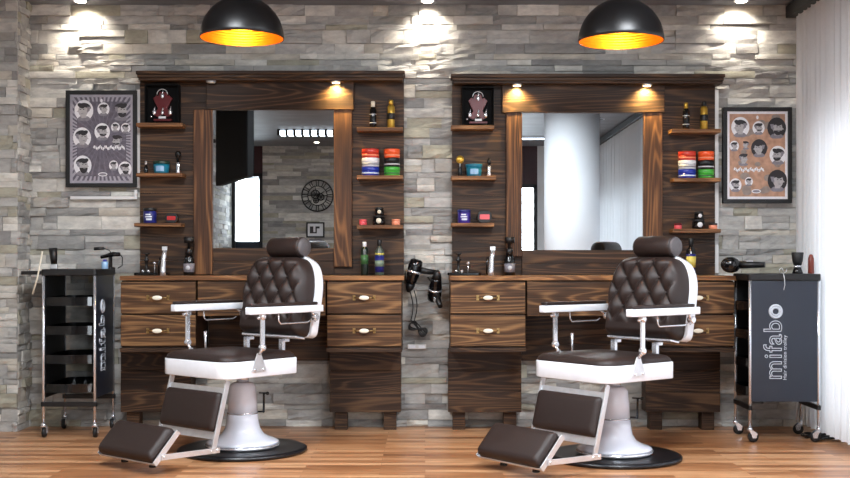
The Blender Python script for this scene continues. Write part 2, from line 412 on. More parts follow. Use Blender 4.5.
# ------------------------------------------------------------------ vertical blinds
vb = thing('vertical_blind', 'long row of white fabric vertical blinds along the right window wall', 'blinds', (2.373, -.035, 0))
mb = MB(); rg = random.Random(5); yy = -.005; pts = []
while yy > -8.6:                       # each slat is gently bowed and overlaps the next one: shallow ridge, then a step back
    w_ = rg.uniform(.075, .10); a0 = rg.uniform(.004, .012); a1 = rg.uniform(-.016, -.006)
    for q in range(5):
        u = q/4; pts.append((a0+(a1-a0)*u+.007*math.sin(PI*u), yy-w_*u))
    yy -= w_-.004
vs = [(x, y_, z) for z in (.045, 2.64) for x, y_ in pts]; n = len(pts)
mb.add(vs, [(q, q+1, q+1+n, q+n) for q in range(n-1)], 0, True)
mb.build('blind_slats', 'blind', vb)
MB().box(-.045, .03, -8.75, .04, 2.64, 2.715).build('blind_rail', 'blackframe', vb, bevel=.004)

# round column behind the camera (seen in the right mirror)
MB().lathe([(.295, 0), (.295, H-.009)], 64).build('round_column', 'column', loc=(1.57, -4.85, 0), kind='structure')

# ------------------------------------------------------------------ ceiling fixtures
for k, (x, y) in enumerate(FILL_PANELS):  # frames round the added fill lights, out of view
    t = thing('added_fill_frame', 'square white frame of an added, unseen fill light over the %s, %s row' % (('left' if x < 0 else 'right')+' half of the shop', 'nearer the mirrors,' if y > -3 else 'farther from the mirrors,'), 'ceiling light', (x, y, H-.008), group=None)
    MB().box(-.30, .30, -.30, -.275, -.03, 0).box(-.30, .30, .275, .30, -.03, 0).box(-.30, -.275, -.275, .275, -.03, 0).box(.275, .30, -.275, .275, -.03, 0).build('frame', 'white', t)
t = thing('louvre_light', 'long fluorescent louvre light on the ceiling, reflected in the left mirror', 'ceiling light', (-1.05, -7.0, H-.008))
fr = MB().box(-.8, .81, -.11, .11, -.012, 0)
for i in range(17): xx = -.8+i*.0985; fr.box(xx, xx+.034, -.102, .102, -.078, 0)
fr.build('louvre', 'blackframe', t); MB().box(-.79, .79, -.09, .09, -.070, -.0125).build('lamp', 'tube', t)
t = thing('strip_light', 'white strip light on the ceiling, reflected in the right mirror beside the column', 'ceiling light', (1.4, -7.8, H-.008))
MB().box(-.7, .7, -.05, .05, -.02, 0).build('housing', 'white', t); MB().box(-.68, .68, -.04, .04, -.028, -.021).build('lamp', 'tube', t)
def recess(x, y, on, label):
    t = thing('recessed_spotlight', label, 'ceiling light', (x, y, H-.008))
    MB().lathe([(.034, -.004), (.045, -.008), (.048, -.003), (.048, 0)], 28).build('ring', 'steel', t)
    MB().lathe([(.0001, -.0095), (.033, -.0095), (.033, -.0045)], 24).build('lamp', on, t)
for x, lb in zip(WASH, ('above the left haircut poster', 'between the two mirror units', 'above the right haircut poster')):
    recess(x, -.11, 'wash_on', 'small lit recessed ceiling spotlight washing the stone wall '+lb)
recess(-1.5, -8.4, 'wash_on', 'small lit recessed ceiling spotlight at the back of the shop, seen in the left mirror')
recess(2.04, -5.9, 'black', 'small dark unlit ceiling spotlight seen in the right mirror beside the blinds')

_b = MB.lathe
def open_lathe(self, prof, seg, **k):
    _b(self, prof, seg, **k); keep = [i for i, f in enumerate(self.f) if len(f) == 4]
    self.f = [self.f[i] for i in keep]; self.mi = [self.mi[i] for i in keep]; self.sm = [self.sm[i] for i in keep]; self.rn = [self.rn[i] for i in keep]; return self
def pendant(px, label, D=6.0, zr=2.258):
    x = (px-425)*D/F; t = thing('pendant_lamp', label, 'pendant lamp', (x, D-CAMD, zr))
    R = .223; top = H-.008-zr
    out = [(R*math.cos(PI/2*i/20), R*math.sin(PI/2*i/20)) for i in range(20)]
    open_lathe(MB(), [(R-.004, 0)]+out, 64).build('lamp_shade', 'shade', t)
    inn = []
    for i in range(116):
        a = PI/2*i/120; r = R-.005+.0009*math.sin(i*2*PI/5.0); inn.append((r*math.cos(a), r*math.sin(a)))
    open_lathe(MB(), inn[::-1], 64).build('gold_lining', 'gold', t)
    MB().lathe([(.030, R-.012), (.030, R+.05), (.012, R+.06), (.004, R+.065)], 20).build('socket_cap', 'shade', t)
    MB().tube([(0, 0, R+.06), (0, 0, top-.02)], .004, 8).build('cord', 'black', t)
    MB().lathe([(.05, top-.025), (.05, top)], 24).build('ceiling_rose', 'shade', t)
    MB().ball((0, 0, .135), .03).build('bulb', 'bulb', t)
    l = bpy.data.lights.new('bulb_light', 'POINT'); l.energy = 5; l.color = (1, .76, .50); l.shadow_soft_size = .03
    lo = bpy.data.objects.new('bulb_light', l); COL.objects.link(lo); lo.parent = t; lo.location = (0, 0, .07)
pendant(242, 'black dome pendant lamp with gold inside, hanging before the left mirror unit')
pendant(621, 'black dome pendant lamp with gold inside, hanging before the right mirror unit', 5.9, 2.222)

# ------------------------------------------------------------------ barber stations
def planks(mb, x0, x1, z0, z1, y0, y1, hgt=.145, mi=0, seed=0):
    rg = random.Random(seed); z = z1
    while z > z0+1e-4:
        a = max(z0, z-hgt); 
        if a-z0 < .03: a = z0
        mb.box(x0, x1, y0, y1, a+.0008, z-.0008, mi, rnd=(rg.random(), rg.random()*.9, rg.random())); z = a
def station(side, P):
    """P: pixel layout of this station"""
    ox = WX(P['pl']); yb = -.002
    X = lambda px, Y=-.04: WX(px, Y)-ox
    t = thing('mirror_unit', 'dark wooden mirror unit with side shelves on the stone wall, %s of the two' % side, 'mirror unit', (ox, 0, 0))
    Zt = WZ(P['top'], -.03)-.022
    xr = WX(P['pr'])-ox
    mb = MB(); planks(mb, 0, xr, .982, Zt-.03, -.026, yb, seed=P['seed']); mb.build('back_panel', 'wood_h', t)
    m0, m1 = X(P['m0']), X(P['m1']); zt, zb = WZ(P['mt'], -.04), WZ(P['mb'], -.04)
    f0, f1 = X(P['f0']), X(P['f1'])
    # header board, posts, bottom boards
    MB().box(X(P['h0']), X(P['h1']), -.066, -.026, zt, Zt-.035).build('header_board', 'wood_h', t, bevel=.003)
    MB().box(f0, m0, -.058, -.026, P['pz0'], zt).build('frame_post', 'wood_v', t, bevel=.003)
    MB().box(m1, f1, -.058, -.026, P['pz1'], zt).build('frame_post', 'wood_v', t, bevel=.003)
    mb = MB(); planks(mb, m0, m1, .982, zb, -.046, -.026, .085, seed=P['seed']+5); mb.build('lower_board', 'wood_h', t, bevel=.002)
    MB().box(m0, m1, -.040, -.027, zb, zt).build('mirror', 'mirror', t)
    # cornice, moulded
    c0, c1 = X(P['c0'], -.12), X(P['c1'], -.12)
    mb = MB(); mb.box(c0, c1, -.155, yb, Zt-.012, Zt+.010); mb.box(c0+.008, c1-.008, -.150, yb, Zt-.034, Zt-.012); mb.box(c0+.014, c1-.014, -.145, yb, Zt-.05, Zt-.034)
    mb.build('cornice', 'wood_h', t, bevel=.004)
    # shelves
    for (a, b, py) in P['shelves']:
        xa, xb = WX(a, -.12)-ox, WX(b, -.12)-ox; z = WZ(py, -.13)
        MB().box(xa, xb, -.145, -.026, z-.024, z).build('shelf', 'wood_shelf', t, bevel=.003)
    a_, b_, za, zb_ = P['batten']; MB().box(WX(a_)-ox, WX(b_)-ox, -.016, -.002, WZ(zb_), WZ(za)).build('side_batten', 'plaster', t, bevel=.001)
    for (px, on) in P['lights']:
        x = X(px, -.108)
        o = MB().lathe([(.026, -.010), (.032, -.006), (.032, .0)], 24, origin=(x, -.108, Zt-.05)).build('downlight', 'steel', t)
        d = MB().lathe([(.0001, -.012), (.024, -.012), (.024, -.004)], 20, origin=(x, -.108, Zt-.05)).build('lens', 'lamp_on' if on else 'porcelain', o)
        if on:
            s = spot('downlight_lamp', (0, 0, 0), (0, 0, -1), 32, (1, .74, .28), math.radians(130), .9, .015)
            s.parent = o; s.location = (x, -.114, Zt-.066); s.rotation_euler = (math.radians(28), 0, 0)
    # ---- worktop
    q0, q1 = P['q0'], P['q1']; YF = -.40
    w0, w1 = WX(q0, YF), WX(q1, YF)
    MB().box(0, w1-w0, -.405, -.002, .953, .980).build('worktop', 'wood_shelf', None, bevel=.003, loc=(w0, 0, 0), label='brown wooden worktop running under the %s mirror' % side, category='worktop')
    def cabinet(a, b, where, seed):
        x0, x1 = WX(a, YF), WX(b, YF); w_ = x1-x0
        c = thing('drawer_cabinet', 'two-drawer dark wooden cabinet with oval pulls, %s end of the %s worktop' % (where, side), 'drawer cabinet', (x0, 0, .515), group=None)
        MB().box(.004, w_-.004, -.375, -.004, .012, .436).box(0, w_, -.402, -.004, 0, .026).build('body', 'wood_dark', c, bevel=.002)
        for (z0, z1) in ((.036, .226), (.236, .428)):
            dz = MB(); dz.box(.003, w_-.003, -.397, -.3755, z0, z1, rnd=(random.random(), .5, random.random()))
            d = dz.build('drawer', 'wood_drawer', c, bevel=.003)
            xc, zc = w_*.5, (z0+z1)/2
            h = MB()
            for s in (-1, 1):
                h.box(xc+s*.062-.008, xc+s*.062+.008, -.404, -.397, zc-.016, zc+.016)
                h.tube([(xc+s*.062, -.402, zc), (xc+s*.055, -.418, zc), (xc+s*.02, -.422, zc)], .0035, 8)
            hh = h.build('handle', 'brass', d)
            MB().ball((xc, -.423, zc), .014, 18, sc=(2.2, .5, 1.0)).build('porcelain_grip', 'porcelain', hh)
        return c
    cabinet(P['dl'][0], P['dl'][1], 'left', 1); cabinet(P['dr'][0], P['dr'][1], 'right', 2)
    # middle apron drawer
    a, b = WX(P['dl'][1], YF)+.006, WX(P['dr'][0], YF)-.006
    c = thing('apron_drawer', 'shallow wide wooden drawer under the middle of the %s worktop' % side, 'drawer', (a, 0, .735))
    MB().box(0, b-a, -.37, -.004, .012, .216).build('body', 'wood_dark', c)
    MB().box(.002, b-a-.002, -.392, -.3705, 0, .212).build('drawer_front', 'wood_drawer', c, bevel=.003)
    c = thing('knee_panel', 'dark wooden back board on the wall below the middle drawer, %s station' % side, 'panel', (a, 0, .43))
    mb = MB(); planks(mb, 0, b-a, 0, .303, -.03, -.003, .1, seed=9+P['seed']); mb.build('boards', 'wood_h', c)
    # base cupboards on block feet
    for (a, b), wh in zip(P['base'], ('left', 'right')):
        x0, x1 = WX(a, -.12), WX(b, -.12)
        c = thing('base_cupboard', 'low dark wooden box on block feet under the %s drawers of the %s station' % (wh, side), 'cupboard', (x0, 0, 0))
        mb = MB(); planks(mb, 0, x1-x0, .115, .513, -.15, -.004, .135, seed=P['seed']+a); mb.build('body', 'wood_dark', c, bevel=.002)
        for xx in (.03, x1-x0-.11): MB().box(xx, xx+.08, -.12, -.03, 0, .1145).build('foot', 'wood_dark', c, bevel=.002)
LP = dict(batten=(137, 140.7, 90, 188), pl=141, pr=404, top=72, m0=213, m1=334, mt=110, mb=248, f0=194, f1=352, h0=207, h1=354, pz0=.985, pz1=1.035, c0=137, c1=405, seed=11,
          shelves=[(137, 183, 123), (137, 183, 173), (135, 182, 223), (357, 403, 127.5), (357, 403, 175.5), (357, 403, 225)],
          lights=[(211, False), (336, True)], q0=120, q1=404, dl=(120, 196), dr=(326.5, 402), base=[(122, 192), (330, 401)])
RP = dict(batten=(714.3, 718, 90, 273), pl=452, pr=714, top=75, m0=522, m1=643, mt=113, mb=250, f0=506, f1=662, h0=502, h1=664, pz0=1.10, pz1=.985, c0=451, c1=724, seed=41,
          shelves=[(451, 494, 125.5), (451, 496, 176), (451, 494, 223), (671, 720, 129), (673, 720, 178), (672, 720, 229)],
          lights=[(517, True), (647, True)], q0=450, q1=736, dl=(450, 526), dr=(660, 735), base=[(448, 521), (645, 719)])
station('left', LP); station('right', RP)

# ------------------------------------------------------------------ framed haircut posters
def poster(x0, x1, z0, z1, label, frame, ground, border, heads, script, depth):
    w_, h_ = x1-x0, z1-z0
    t = thing('haircut_poster', label, 'poster', (x0, 0, z0))
    fw = .026
    mb = MB(); mb.box(0, w_, -depth, -.003, 0, fw).box(0, w_, -depth, -.003, h_-fw, h_).box(0, fw, -depth, -.003, fw, h_-fw).box(w_-fw, w_, -depth, -.003, fw, h_-fw)
    mb.build('frame', frame, t, bevel=.002)
    mats = [border, ground, 'print_white', 'print_skin', 'print_dark', 'print_grey', 'print_ray', 'print_taupe', 'print_ray2']
    p = MB(); yb = -depth+.012
    p.box(fw, w_-fw, yb, yb+.006, fw, h_-fw, 0)
    b = .017; p.box(fw+b, w_-fw-b, yb-.0006, yb, fw+b, h_-fw-b, 1)
    iw, ih = w_-2*fw, h_-2*fw; cx, cz = w_/2, h_/2
    def poly(pts, mi, lay):
        yy = yb-.0006-.0004*lay
        p.add([(x, yy, z) for x, z in pts], [tuple(range(len(pts)))], mi, False)
    if script == 'rays':                               # ray ornament round the border and soft rays over the ground
        n = 64
        for i in range(n):
            a0, a1 = 2*PI*i/n, 2*PI*(i+.5)/n
            def edge(a, k):
                c, s = math.cos(a), math.sin(a); m = min((iw/2-k)/max(abs(c), 1e-4), (ih/2-k)/max(abs(s), 1e-4)); return (cx+c*m, cz+s*m)
            poly([edge(a0, .045), edge(a0, .006), edge(a1, .006), edge(a1, .045)], 6, .5)
            if i % 2: poly([(cx+math.cos(a0)*.05, cz+math.sin(a0)*.05), edge(a0, .05), edge(a1, .05)], 8, .2)
    else:
        rg = random.Random(3)
        for i in range(26):
            x, z = fw+.03+rg.random()*(iw-.06), fw+.03+rg.random()*(ih-.06); r = .012+.02*rg.random()
            q_ = rg.uniform(.5, 1); poly([(x+r*math.cos(2*PI*k/12), z+r*q_*math.sin(2*PI*k/12)) for k in range(12)], 7, .15+i*.012)
    def ell(x, z, rx, rz, mi, lay, n=24, a0=0, a1=2*PI, rot=0):
        pts = [(rx*math.cos(a0+(a1-a0)*i/n), rz*math.sin(a0+(a1-a0)*i/n)) for i in range(n+(0 if a1-a0 > 6.2 else 1))]
        poly([(x+u*math.cos(rot)-v*math.sin(rot), z+u*math.sin(rot)+v*math.cos(rot)) for u, v in pts], mi, lay)
    for k, (hx, hy, r, bg, turn, beard) in enumerate(heads):
        x = fw+hx*iw; z = h_-fw-hy*ih; rz = r*1.15
        if bg: ell(x, z, r*1.08, rz*1.06, 2 if bg == 1 else 4, 1+k*.05)
        r *= 1.2; rz = r*1.15; s = r*.74; tx = turn*s*.25
        poly([(x-s*.95, z-rz*.72), (x-s*.5, z-s*.75), (x+s*.5, z-s*.75), (x+s*.95, z-rz*.72), (x+s*.5, z-rz*.88), (x-s*.5, z-rz*.88)], 5, 2)       # shoulders
        poly([(x-s*.33, z-s*.95), (x+s*.33, z-s*.95), (x+s*.3, z-s*.2), (x-s*.3, z-s*.2)], 3, 3)                    # neck
        ell(x+tx*.4, z-s*.02, s*.62, s*.82, 3, 4)                                                                    # face
        poly([(x+tx*.4+turn*s*.55, z+s*.1), (x+tx*.4+turn*s*.82, z-s*.16), (x+tx*.4+turn*s*.52, z-s*.24)], 3, 4.2)   # nose
        ell(x-turn*s*.5, z-s*.05, s*.12, s*.2, 5, 4.5, 12)                                                            # ear
        ell(x-turn*s*.15, z+s*.42, s*.78, s*.55, 4, 5, 20, 0, PI, turn*.25)                                          # hair
        poly([(x-turn*s*.88, z+s*.5), (x-turn*s*.4, z+s*.5), (x-turn*s*.52, z-s*.1), (x-turn*s*.72, z-s*.1)], 5, 5.1)   # faded side
        ell(x+turn*s*.35, z+s*.62, s*.5, s*.3, 4, 5.3, 14, rot=turn*.5)                                              # quiff
        ell(x+tx+turn*s*.18-.0, z+s*.14, s*.12, s*.05, 4, 5.5, 10); ell(x+tx-turn*s*.22, z+s*.14, s*.10, s*.05, 4, 5.5, 10)
        ell(x+tx, z-s*.42, s*.17, s*.05, 5, 5.5, 10)
        if beard: ell(x+tx*.6, z-s*.32, s*.56, s*.62*beard, 4, 5.2, 20, PI, 2*PI)
    # ornate unreadable lettering: a wavy ribbon of loops
    lx, ly, lw = {'rays': (.62, .60, .50), 'blocks': (.36, .665, .50)}[script]
    x0_, z0_ = fw+lx*iw-lw*iw/2, h_-fw-ly*ih
    pts = [(x0_+lw*iw*i/40, z0_+.007*math.sin(i*.9)+.003*math.sin(i*2.3)) for i in range(41)]
    for i in range(40):
        (xa, za), (xb, zb) = pts[i], pts[i+1]; h = .006+.004*abs(math.sin(i*1.7)); poly([(xa, za-h), (xb, zb-h), (xb, zb+h), (xa, za+h)], 2, 6)
    for i in range(2, 38, 3):
        xa, za = pts[i]; poly([(xa, za-.006), (xa+.004, za-.004), (xa+.007, za+.006), (xa+.004, za+.005)], 4, 6.5)
    sx, sz = {'rays': (.52, .90), 'blocks': (.48, .91)}[script]
    ell(fw+sx*iw, h_-fw-sz*ih, .030, .013, 2, 6); ell(fw+sx*iw, h_-fw-sz*ih, .024, .008, 5, 6.4); ell(fw+.5*iw, h_-fw-.07*ih, .008, .012, 2, 6)
    p.build('print', mats, t)
rr = .041
poster(WX(67), WX(138), WZ(187.5), WZ(91), 'black framed grey-mauve poster of barbershop haircuts, left end of the stone wall', 'blackframe', 'print_back', 'print_ray',
       [(.22, .18, .056, 1, -1, 0), (.53, .165, .036, 1, 1, 0), (.81, .18, .054, 0, 1, 1), (.19, .485, .054, 1, 1, 0), (.51, .42, .046, 1, 1, .6), (.72, .37, .026, 1, -1, 0), (.88, .38, .028, 1, 1, 0),
        (.75, .525, .044, 0, -1, .5), (.20, .80, .053, 1, 1, 1.2), (.69, .80, .027, 1, 1, 0), (.87, .84, .040, 1, 1, 1)], 'rays', .032)
poster(WX(721.5), WX(790), WZ(203.5), WZ(108), 'black framed tan poster of barbershop haircuts, beside the white blinds', 'blackframe', 'print_tan', 'print_white',
       [(.22, .18, .054, 1, -1, 0), (.52, .19, .036, 1, 1, .5), (.82, .19, .056, 2, 1, 1), (.12, .395, .028, 1, 1, 0), (.31, .38, .026, 0, -1, 0), (.53, .42, .048, 2, -1, 0), (.27, .54, .038, 0, 1, 0),
        (.84, .50, .050, 1, -1, .8), (.14, .84, .036, 1, 1, .6), (.36, .80, .024, 1, 1, 0), (.83, .79, .058, 2, 1, 0)], 'blocks', .045)
tb = MB().box(0, .43, -.016, -.001, 0, .02).box(.412, .43, -.016, -.001, .02, .062).build('cable_trunking', 'plaster', None, bevel=.002, loc=(WX(71), 0, WZ(199.5)))
tag(tb, 'thin pale L-shaped cable trunking on the stone just below the left poster', 'cable trunking')

# ------------------------------------------------------------------ small goods
G = 'grooming products on the shelves'
def lathe_thing(name, label, cat, loc, parts, group=None, seg=28):
    """parts: (part name, material, profile); the first one is the body"""
    t = thing(name, label, cat, loc, group=group)
    for (pn, m, prof) in parts: MB().lathe(prof, seg).build(pn, m, t)
    return t
def cyl(r, z0, z1, e=.002): return [(r-e, z0), (r, z0+e), (r, z1-e), (r-e, z1)]
def place(px, Y): return WX(px, Y)
SY = -.088
def shelf_z(P, i): return WZ(P['shelves'][i][2], -.13)
def tub(px, z, r, h, body, lid, label, name='pomade_tub', lab=None, lh=.3):
    t = lathe_thing(name, label, 'tub', (place(px, SY), SY, z), [('body', body, cyl(r*.96, 0, h*(1-lh)-.0005)), ('lid', lid, cyl(r, h*(1-lh), h))])
    if lab: MB().lathe([(r*.97, h*.12), (r*.97, h*(.88-lh))], 28).build('label', lab, t)
    return t
for P, side in ((LP, 'left'), (RP, 'right')):
    zs = [shelf_z(P, i) for i in range(6)]
    S = side+' station'
    R_ = side == 'right'
    # framed clipper display on the top left shelf: black box, red cross-shaped liner, small chrome pieces, white tag
    xa = WX(462 if R_ else 145, -.09); xb = WX(494 if R_ else 179, -.09); w_ = xb-xa; hh = .252
    t = thing('clipper_display_box', 'black box with red lining and chrome clippers, top left shelf, %s' % S, 'display box', (xa, -.055, zs[0]))
    mb = MB(); mb.box(0, w_, .0, .024, 0, hh).box(0, w_, -.05, .0, 0, .010).box(0, w_, -.05, 0, hh-.010, hh).box(0, .008, -.05, 0, .010, hh-.010).box(w_-.008, w_, -.05, 0, .010, hh-.010)
    mb.build('case', 'tv', t, bevel=.002)
    cx = w_/2; mb = MB()
    body = [(-.060, .06), (-.030, .10), (-.062, .165), (-.04, .185), (-.028, .178), (-.022, .205), (.022, .205), (.028, .178), (.04, .185), (.062, .165), (.030, .10), (.060, .06), (.03, .045), (0, .065), (-.03, .045)]
    mb.prism(body, .001, .018, Matrix.Translation((cx, 0, 0))@RX); mb.box(cx-.055, cx+.06, -.03, -.001, .018, .032); mb.build('red_lining', 'maroonred', t, bevel=.002)
    for (dx, z, r) in ((-.052, .075, .017), (.05, .075, .017), (0, .072, .013), (0, .180, .016)):
        mb = MB(); mb.ball((cx+dx, -.026, z), r, sc=(.7, .5, 1.1)); mb.tube([(cx+dx, -.026, z+.01), (cx+dx+.006, -.028, z+.036)], [.006, .002], 8)
        mb.build('clipper', 'chrome', t)
    MB().ball((cx-.07, -.03, .046), .007).build('stud', 'chrome', t)
    ar = [(cx+.034*math.cos(PI*i/12), -.028, .188+.034*math.sin(PI*i/12)) for i in range(13)]
    MB().tube(ar, .0025, 6).build('chrome_arch', 'steel', t)
    MB().box(cx-.02, cx+.024, -.036, -.031, .034, .048).build('white_tag', 'paper', t)
    # second shelf
    x = place(460 if R_ else 146, SY)
    if R_: 
        t = thing('gold_badge_jar', 'small jar topped by a round gold badge, second left shelf of the right station', 'jar', (x, SY, zs[1]))
        MB().lathe(cyl(.014, 0, .06), 20).build('body', 'black', t); MB().tube([(0, 0, .06), (0, 0, .085)], .004).build('neck', 'steel', t)
        MB().lathe([(.0001, -.006), (.024, -.006), (.026, 0), (.024, .006), (.0001, .006)], 26, mtx=RX, origin=(0, 0, .108)).build('badge', 'goldmetal', t)
    else:
        lathe_thing('dropper_bottle', 'tiny dark dropper bottle, far left on the second shelf of the left station', 'bottle', (x, SY, zs[1]), [('body', 'gloss', [(.012, 0), (.013, .002), (.013, .04), (.005, .05), (.005, .055)]), ('cap', 'chrome', cyl(.007, .0555, .08))])
    x = place(474 if R_ else 161.5, SY); t = thing('teal_tub', 'squat teal tub with pale label, second left shelf of the %s' % S, 'tub', (x, SY, zs[1]))
    MB().lathe([(.042, 0), (.046, .003), (.05, .058)], 36).build('body', 'teal', t); MB().lathe(cyl(.053, .0585, .078), 36).build('lid', 'teal' if R_ else 'darkgreen', t)
    vs = [(.0495*math.sin(a), -.0495*math.cos(a), z) for z in (.012, .046) for a in [(-.55+1.1*i/8) for i in range(9)]]
    MB().add(vs, [(i, i+1, i+10, i+9) for i in range(8)], 0, True).build('label', 'lightblue', t)
    x = place(489 if R_ else 178, SY); t = thing('shaving_brush', 'upright chrome-handled shaving tool, right end of the second left shelf, %s' % S, 'shaving brush', (x, SY, zs[1]))
    MB().lathe([(.013, 0), (.015, .003), (.010, .03), (.013, .055), (.009, .07)], 20).build('handle', 'chrome', t)
    if R_: MB().lathe([(.008, .0705), (.012, .095), (.006, .115)], 18).build('head', 'black', t)
    else: MB().lathe([(.008, .0705), (.007, .1), (.018, .112), (.020, .13), (.010, .143)], 18).build('head', 'gloss', t)
    # third shelf
    t = tub(464 if R_ else 150, zs[2], .042, .085 if R_ else .095, 'violet' if R_ else 'navy', 'navy' if R_ else 'black', '%s tub with pale lettering band, third left shelf of the %s' % ('violet' if R_ else 'deep blue', S), lab=None, lh=.2)
    r_ = .0412
    for (z0, z1, a0, a1) in ((.018, .030, -.4, .5), (.036, .044, -.6, .5), (.050, .058, -.5, .3)):
        vs = [(r_*math.sin(a), -r_*math.cos(a), z) for z in (z0, z1) for a in [(a0+(a1-a0)*i/8) for i in range(9)]]
        MB().add(vs, [(i, i+1, i+10, i+9) for i in range(8)], 0, True).build('label', 'ptext', t)
    x = place(484.5 if R_ else 172, SY); t = thing('wax_tin', 'black wax tin with red label on the third left shelf, %s' % S, 'tin', (x, SY, zs[2]))
    rt = .046 if R_ else .040; hr = .040 if R_ else .032
    MB().prism(rrect(-rt, rt, 0, 2*hr, hr*.8, 8), -.02, .02, RX, smooth=True).build('body', 'black', t, bevel=.004)
    MB().prism(rrect(-rt*.68, rt*.68, hr*.6, hr*1.4, .006), .0201, .0215, RX).build('label', 'pink' if R_ else 'red', t)
    # right column: bottles
    x = place(686 if R_ else 373, SY); lathe_thing('spray_bottle', 'slim black spray bottle with silver bands, top right shelf of the %s' % S, 'bottle', (x, SY, zs[3]),
        [('body', 'gloss', [(.019, 0), (.021, .003), (.021, .12), (.014, .135)]), ('neck_band', 'silver', cyl(.0215, .085, .092)), ('label', 'silver', [(.0213, .03), (.0213, .036)]), ('cap', 'cream' if not R_ else 'goldmetal', cyl(.013, .1355, .172))])
    x = place(704 if R_ else 391, SY); lathe_thing('gold_can', 'tall gold spray can with dark round emblem, top right shelf of the %s' % S, 'can', (x, SY, zs[3]),
        [('body', 'goldmetal', [(.022, 0), (.024, .003), (.024, .135), (.015, .15)]), ('emblem', 'black', [(.0243, .055), (.0245, .065), (.0245, .085), (.0243, .095)]), ('cap', 'goldmetal' if not R_ else 'black', cyl(.015, .1505, .180))])
    # stacked tubs
    r_ = .056; hh = .0565
    for (px, cols, stackname) in ((687 if R_ else 370.5, ((('blue', 'blue'), 'ptext'), (('silver', 'paper'), 'print_grey'), (('redlid', 'redlid'), 'peach')), 'left stack'),
                                  (706 if R_ else 392, ((('green', 'green'), 'limegreen'), (('black', 'black'), 'silver'), (('orange', 'orange'), 'peach')), 'right stack')):
        rk = r_ if stackname == 'left stack' else .051
        Yk = SY+.003
        for k, ((b_, l_), lb_) in enumerate(cols):
            cn = {'blue': 'blue', 'silver': 'white', 'redlid': 'red', 'green': 'green', 'black': 'black', 'orange': 'orange'}[b_]
            t = thing('hair_wax_tub', '%s hair wax tub, %s of the %s on the middle right shelf, %s' % (cn, ('bottom', 'middle', 'top')[k], stackname, S), 'tub', (place(px, Yk), Yk, zs[4]+k*(hh+.0006)), group=None)
            MB().lathe([(rk-.004, 0), (rk-.001, .003), (rk-.001, .030)], 36).build('body', b_, t)
            MB().lathe([(rk-.001, .0305), (rk, .032), (rk, hh-.002), (rk-.002, hh)], 36).build('lid', l_, t)
            MB().lathe([(rk-.0004, .012), (rk-.0004, .020)], 36).build('label', lb_, t)
    # lowest right shelf
    tub(678 if R_ else 363, zs[5], .025, .036, 'pink', 'maroonred' if R_ else 'pink', 'small pink tub, left end of the lowest right shelf, %s' % S, name='small_tub')
    tub(713 if R_ else 396, zs[5], .028, .038, 'peach', 'black' if R_ else 'peach', 'small peach-coloured tub, right end of the lowest right shelf, %s' % S, name='small_tub')
    for k in range(2):
        x = place(698.5 if R_ else 379, SY); rk = .040 if k == 0 else .029; hk = .062 if k == 0 else .05
        t = thing('powder_jar', '%s black jar with round white emblem on the lowest right shelf, %s' % (('lower', 'upper, smaller')[k], S), 'jar', (x+(0 if k == 0 else .003), SY, zs[5]+k*.0625))
        MB().lathe([(rk-.003, 0), (rk, .003), (rk, hk-.014)], 30).build('body', 'gloss', t); MB().lathe(cyl(rk*.9, hk-.0135, hk), 30).build('lid', 'black', t)
        e_ = .017 if k == 0 else .012
        MB().lathe([(.0001, .0015), (e_, .0015), (e_, 0)], 24, mtx=RX, origin=(0, -rk, hk*.45)).build('emblem', 'cream' if not R_ else 'paper', t)

# worktop goods
ZC = .9805
def counter(px, Y): return (WX(px, Y), Y, ZC)
lathe_thing('green_bottle', 'slender dark green bottle with white cap on the left worktop', 'bottle', counter(364.5, -.14), [('body', 'deepgreen', [(.022, 0), (.024, .004), (.024, .165), (.015, .18)]), ('label', 'limegreen', [(.0243, .07), (.0243, .13)]), ('cap', 'paper', cyl(.0125, .1805, .212))])
lathe_thing('lotion_bottle', 'clear glass lotion bottle with dark label on the left worktop', 'bottle', counter(379.5, -.14), [('body', 'smoke', [(.027, 0), (.029, .004), (.029, .155), (.012, .178), (.012, .185)]), ('label', 'navy', [(.0293, .02), (.0293, .125)]), ('emblem', 'glassgreen', [(.0296, .055), (.0296, .095)]), ('neck_band', 'yellow', [(.0293, .13), (.0293, .14)]), ('cap', 'black', cyl(.014, .1855, .225))])
lathe_thing('blue_bottle', 'slim blue bottle half hidden behind the right barber chair', 'bottle', counter(675, -.14), [('body', 'blue', [(.018, 0), (.02, .004), (.02, .13), (.01, .14)]), ('cap', 'paper', cyl(.012, .1405, .165))])
lathe_thing('lotion_bottle', 'dark lotion bottle with yellow label on the right worktop behind the chair', 'bottle', counter(691, -.14), [('body', 'gloss', [(.028, 0), (.030, .004), (.030, .16), (.012, .182), (.012, .19)]), ('label', 'navy', [(.0303, .02), (.0303, .135)]), ('emblem', 'yellow', [(.0306, .05), (.0306, .12)]), ('cap', 'black', cyl(.015, .1905, .235))])
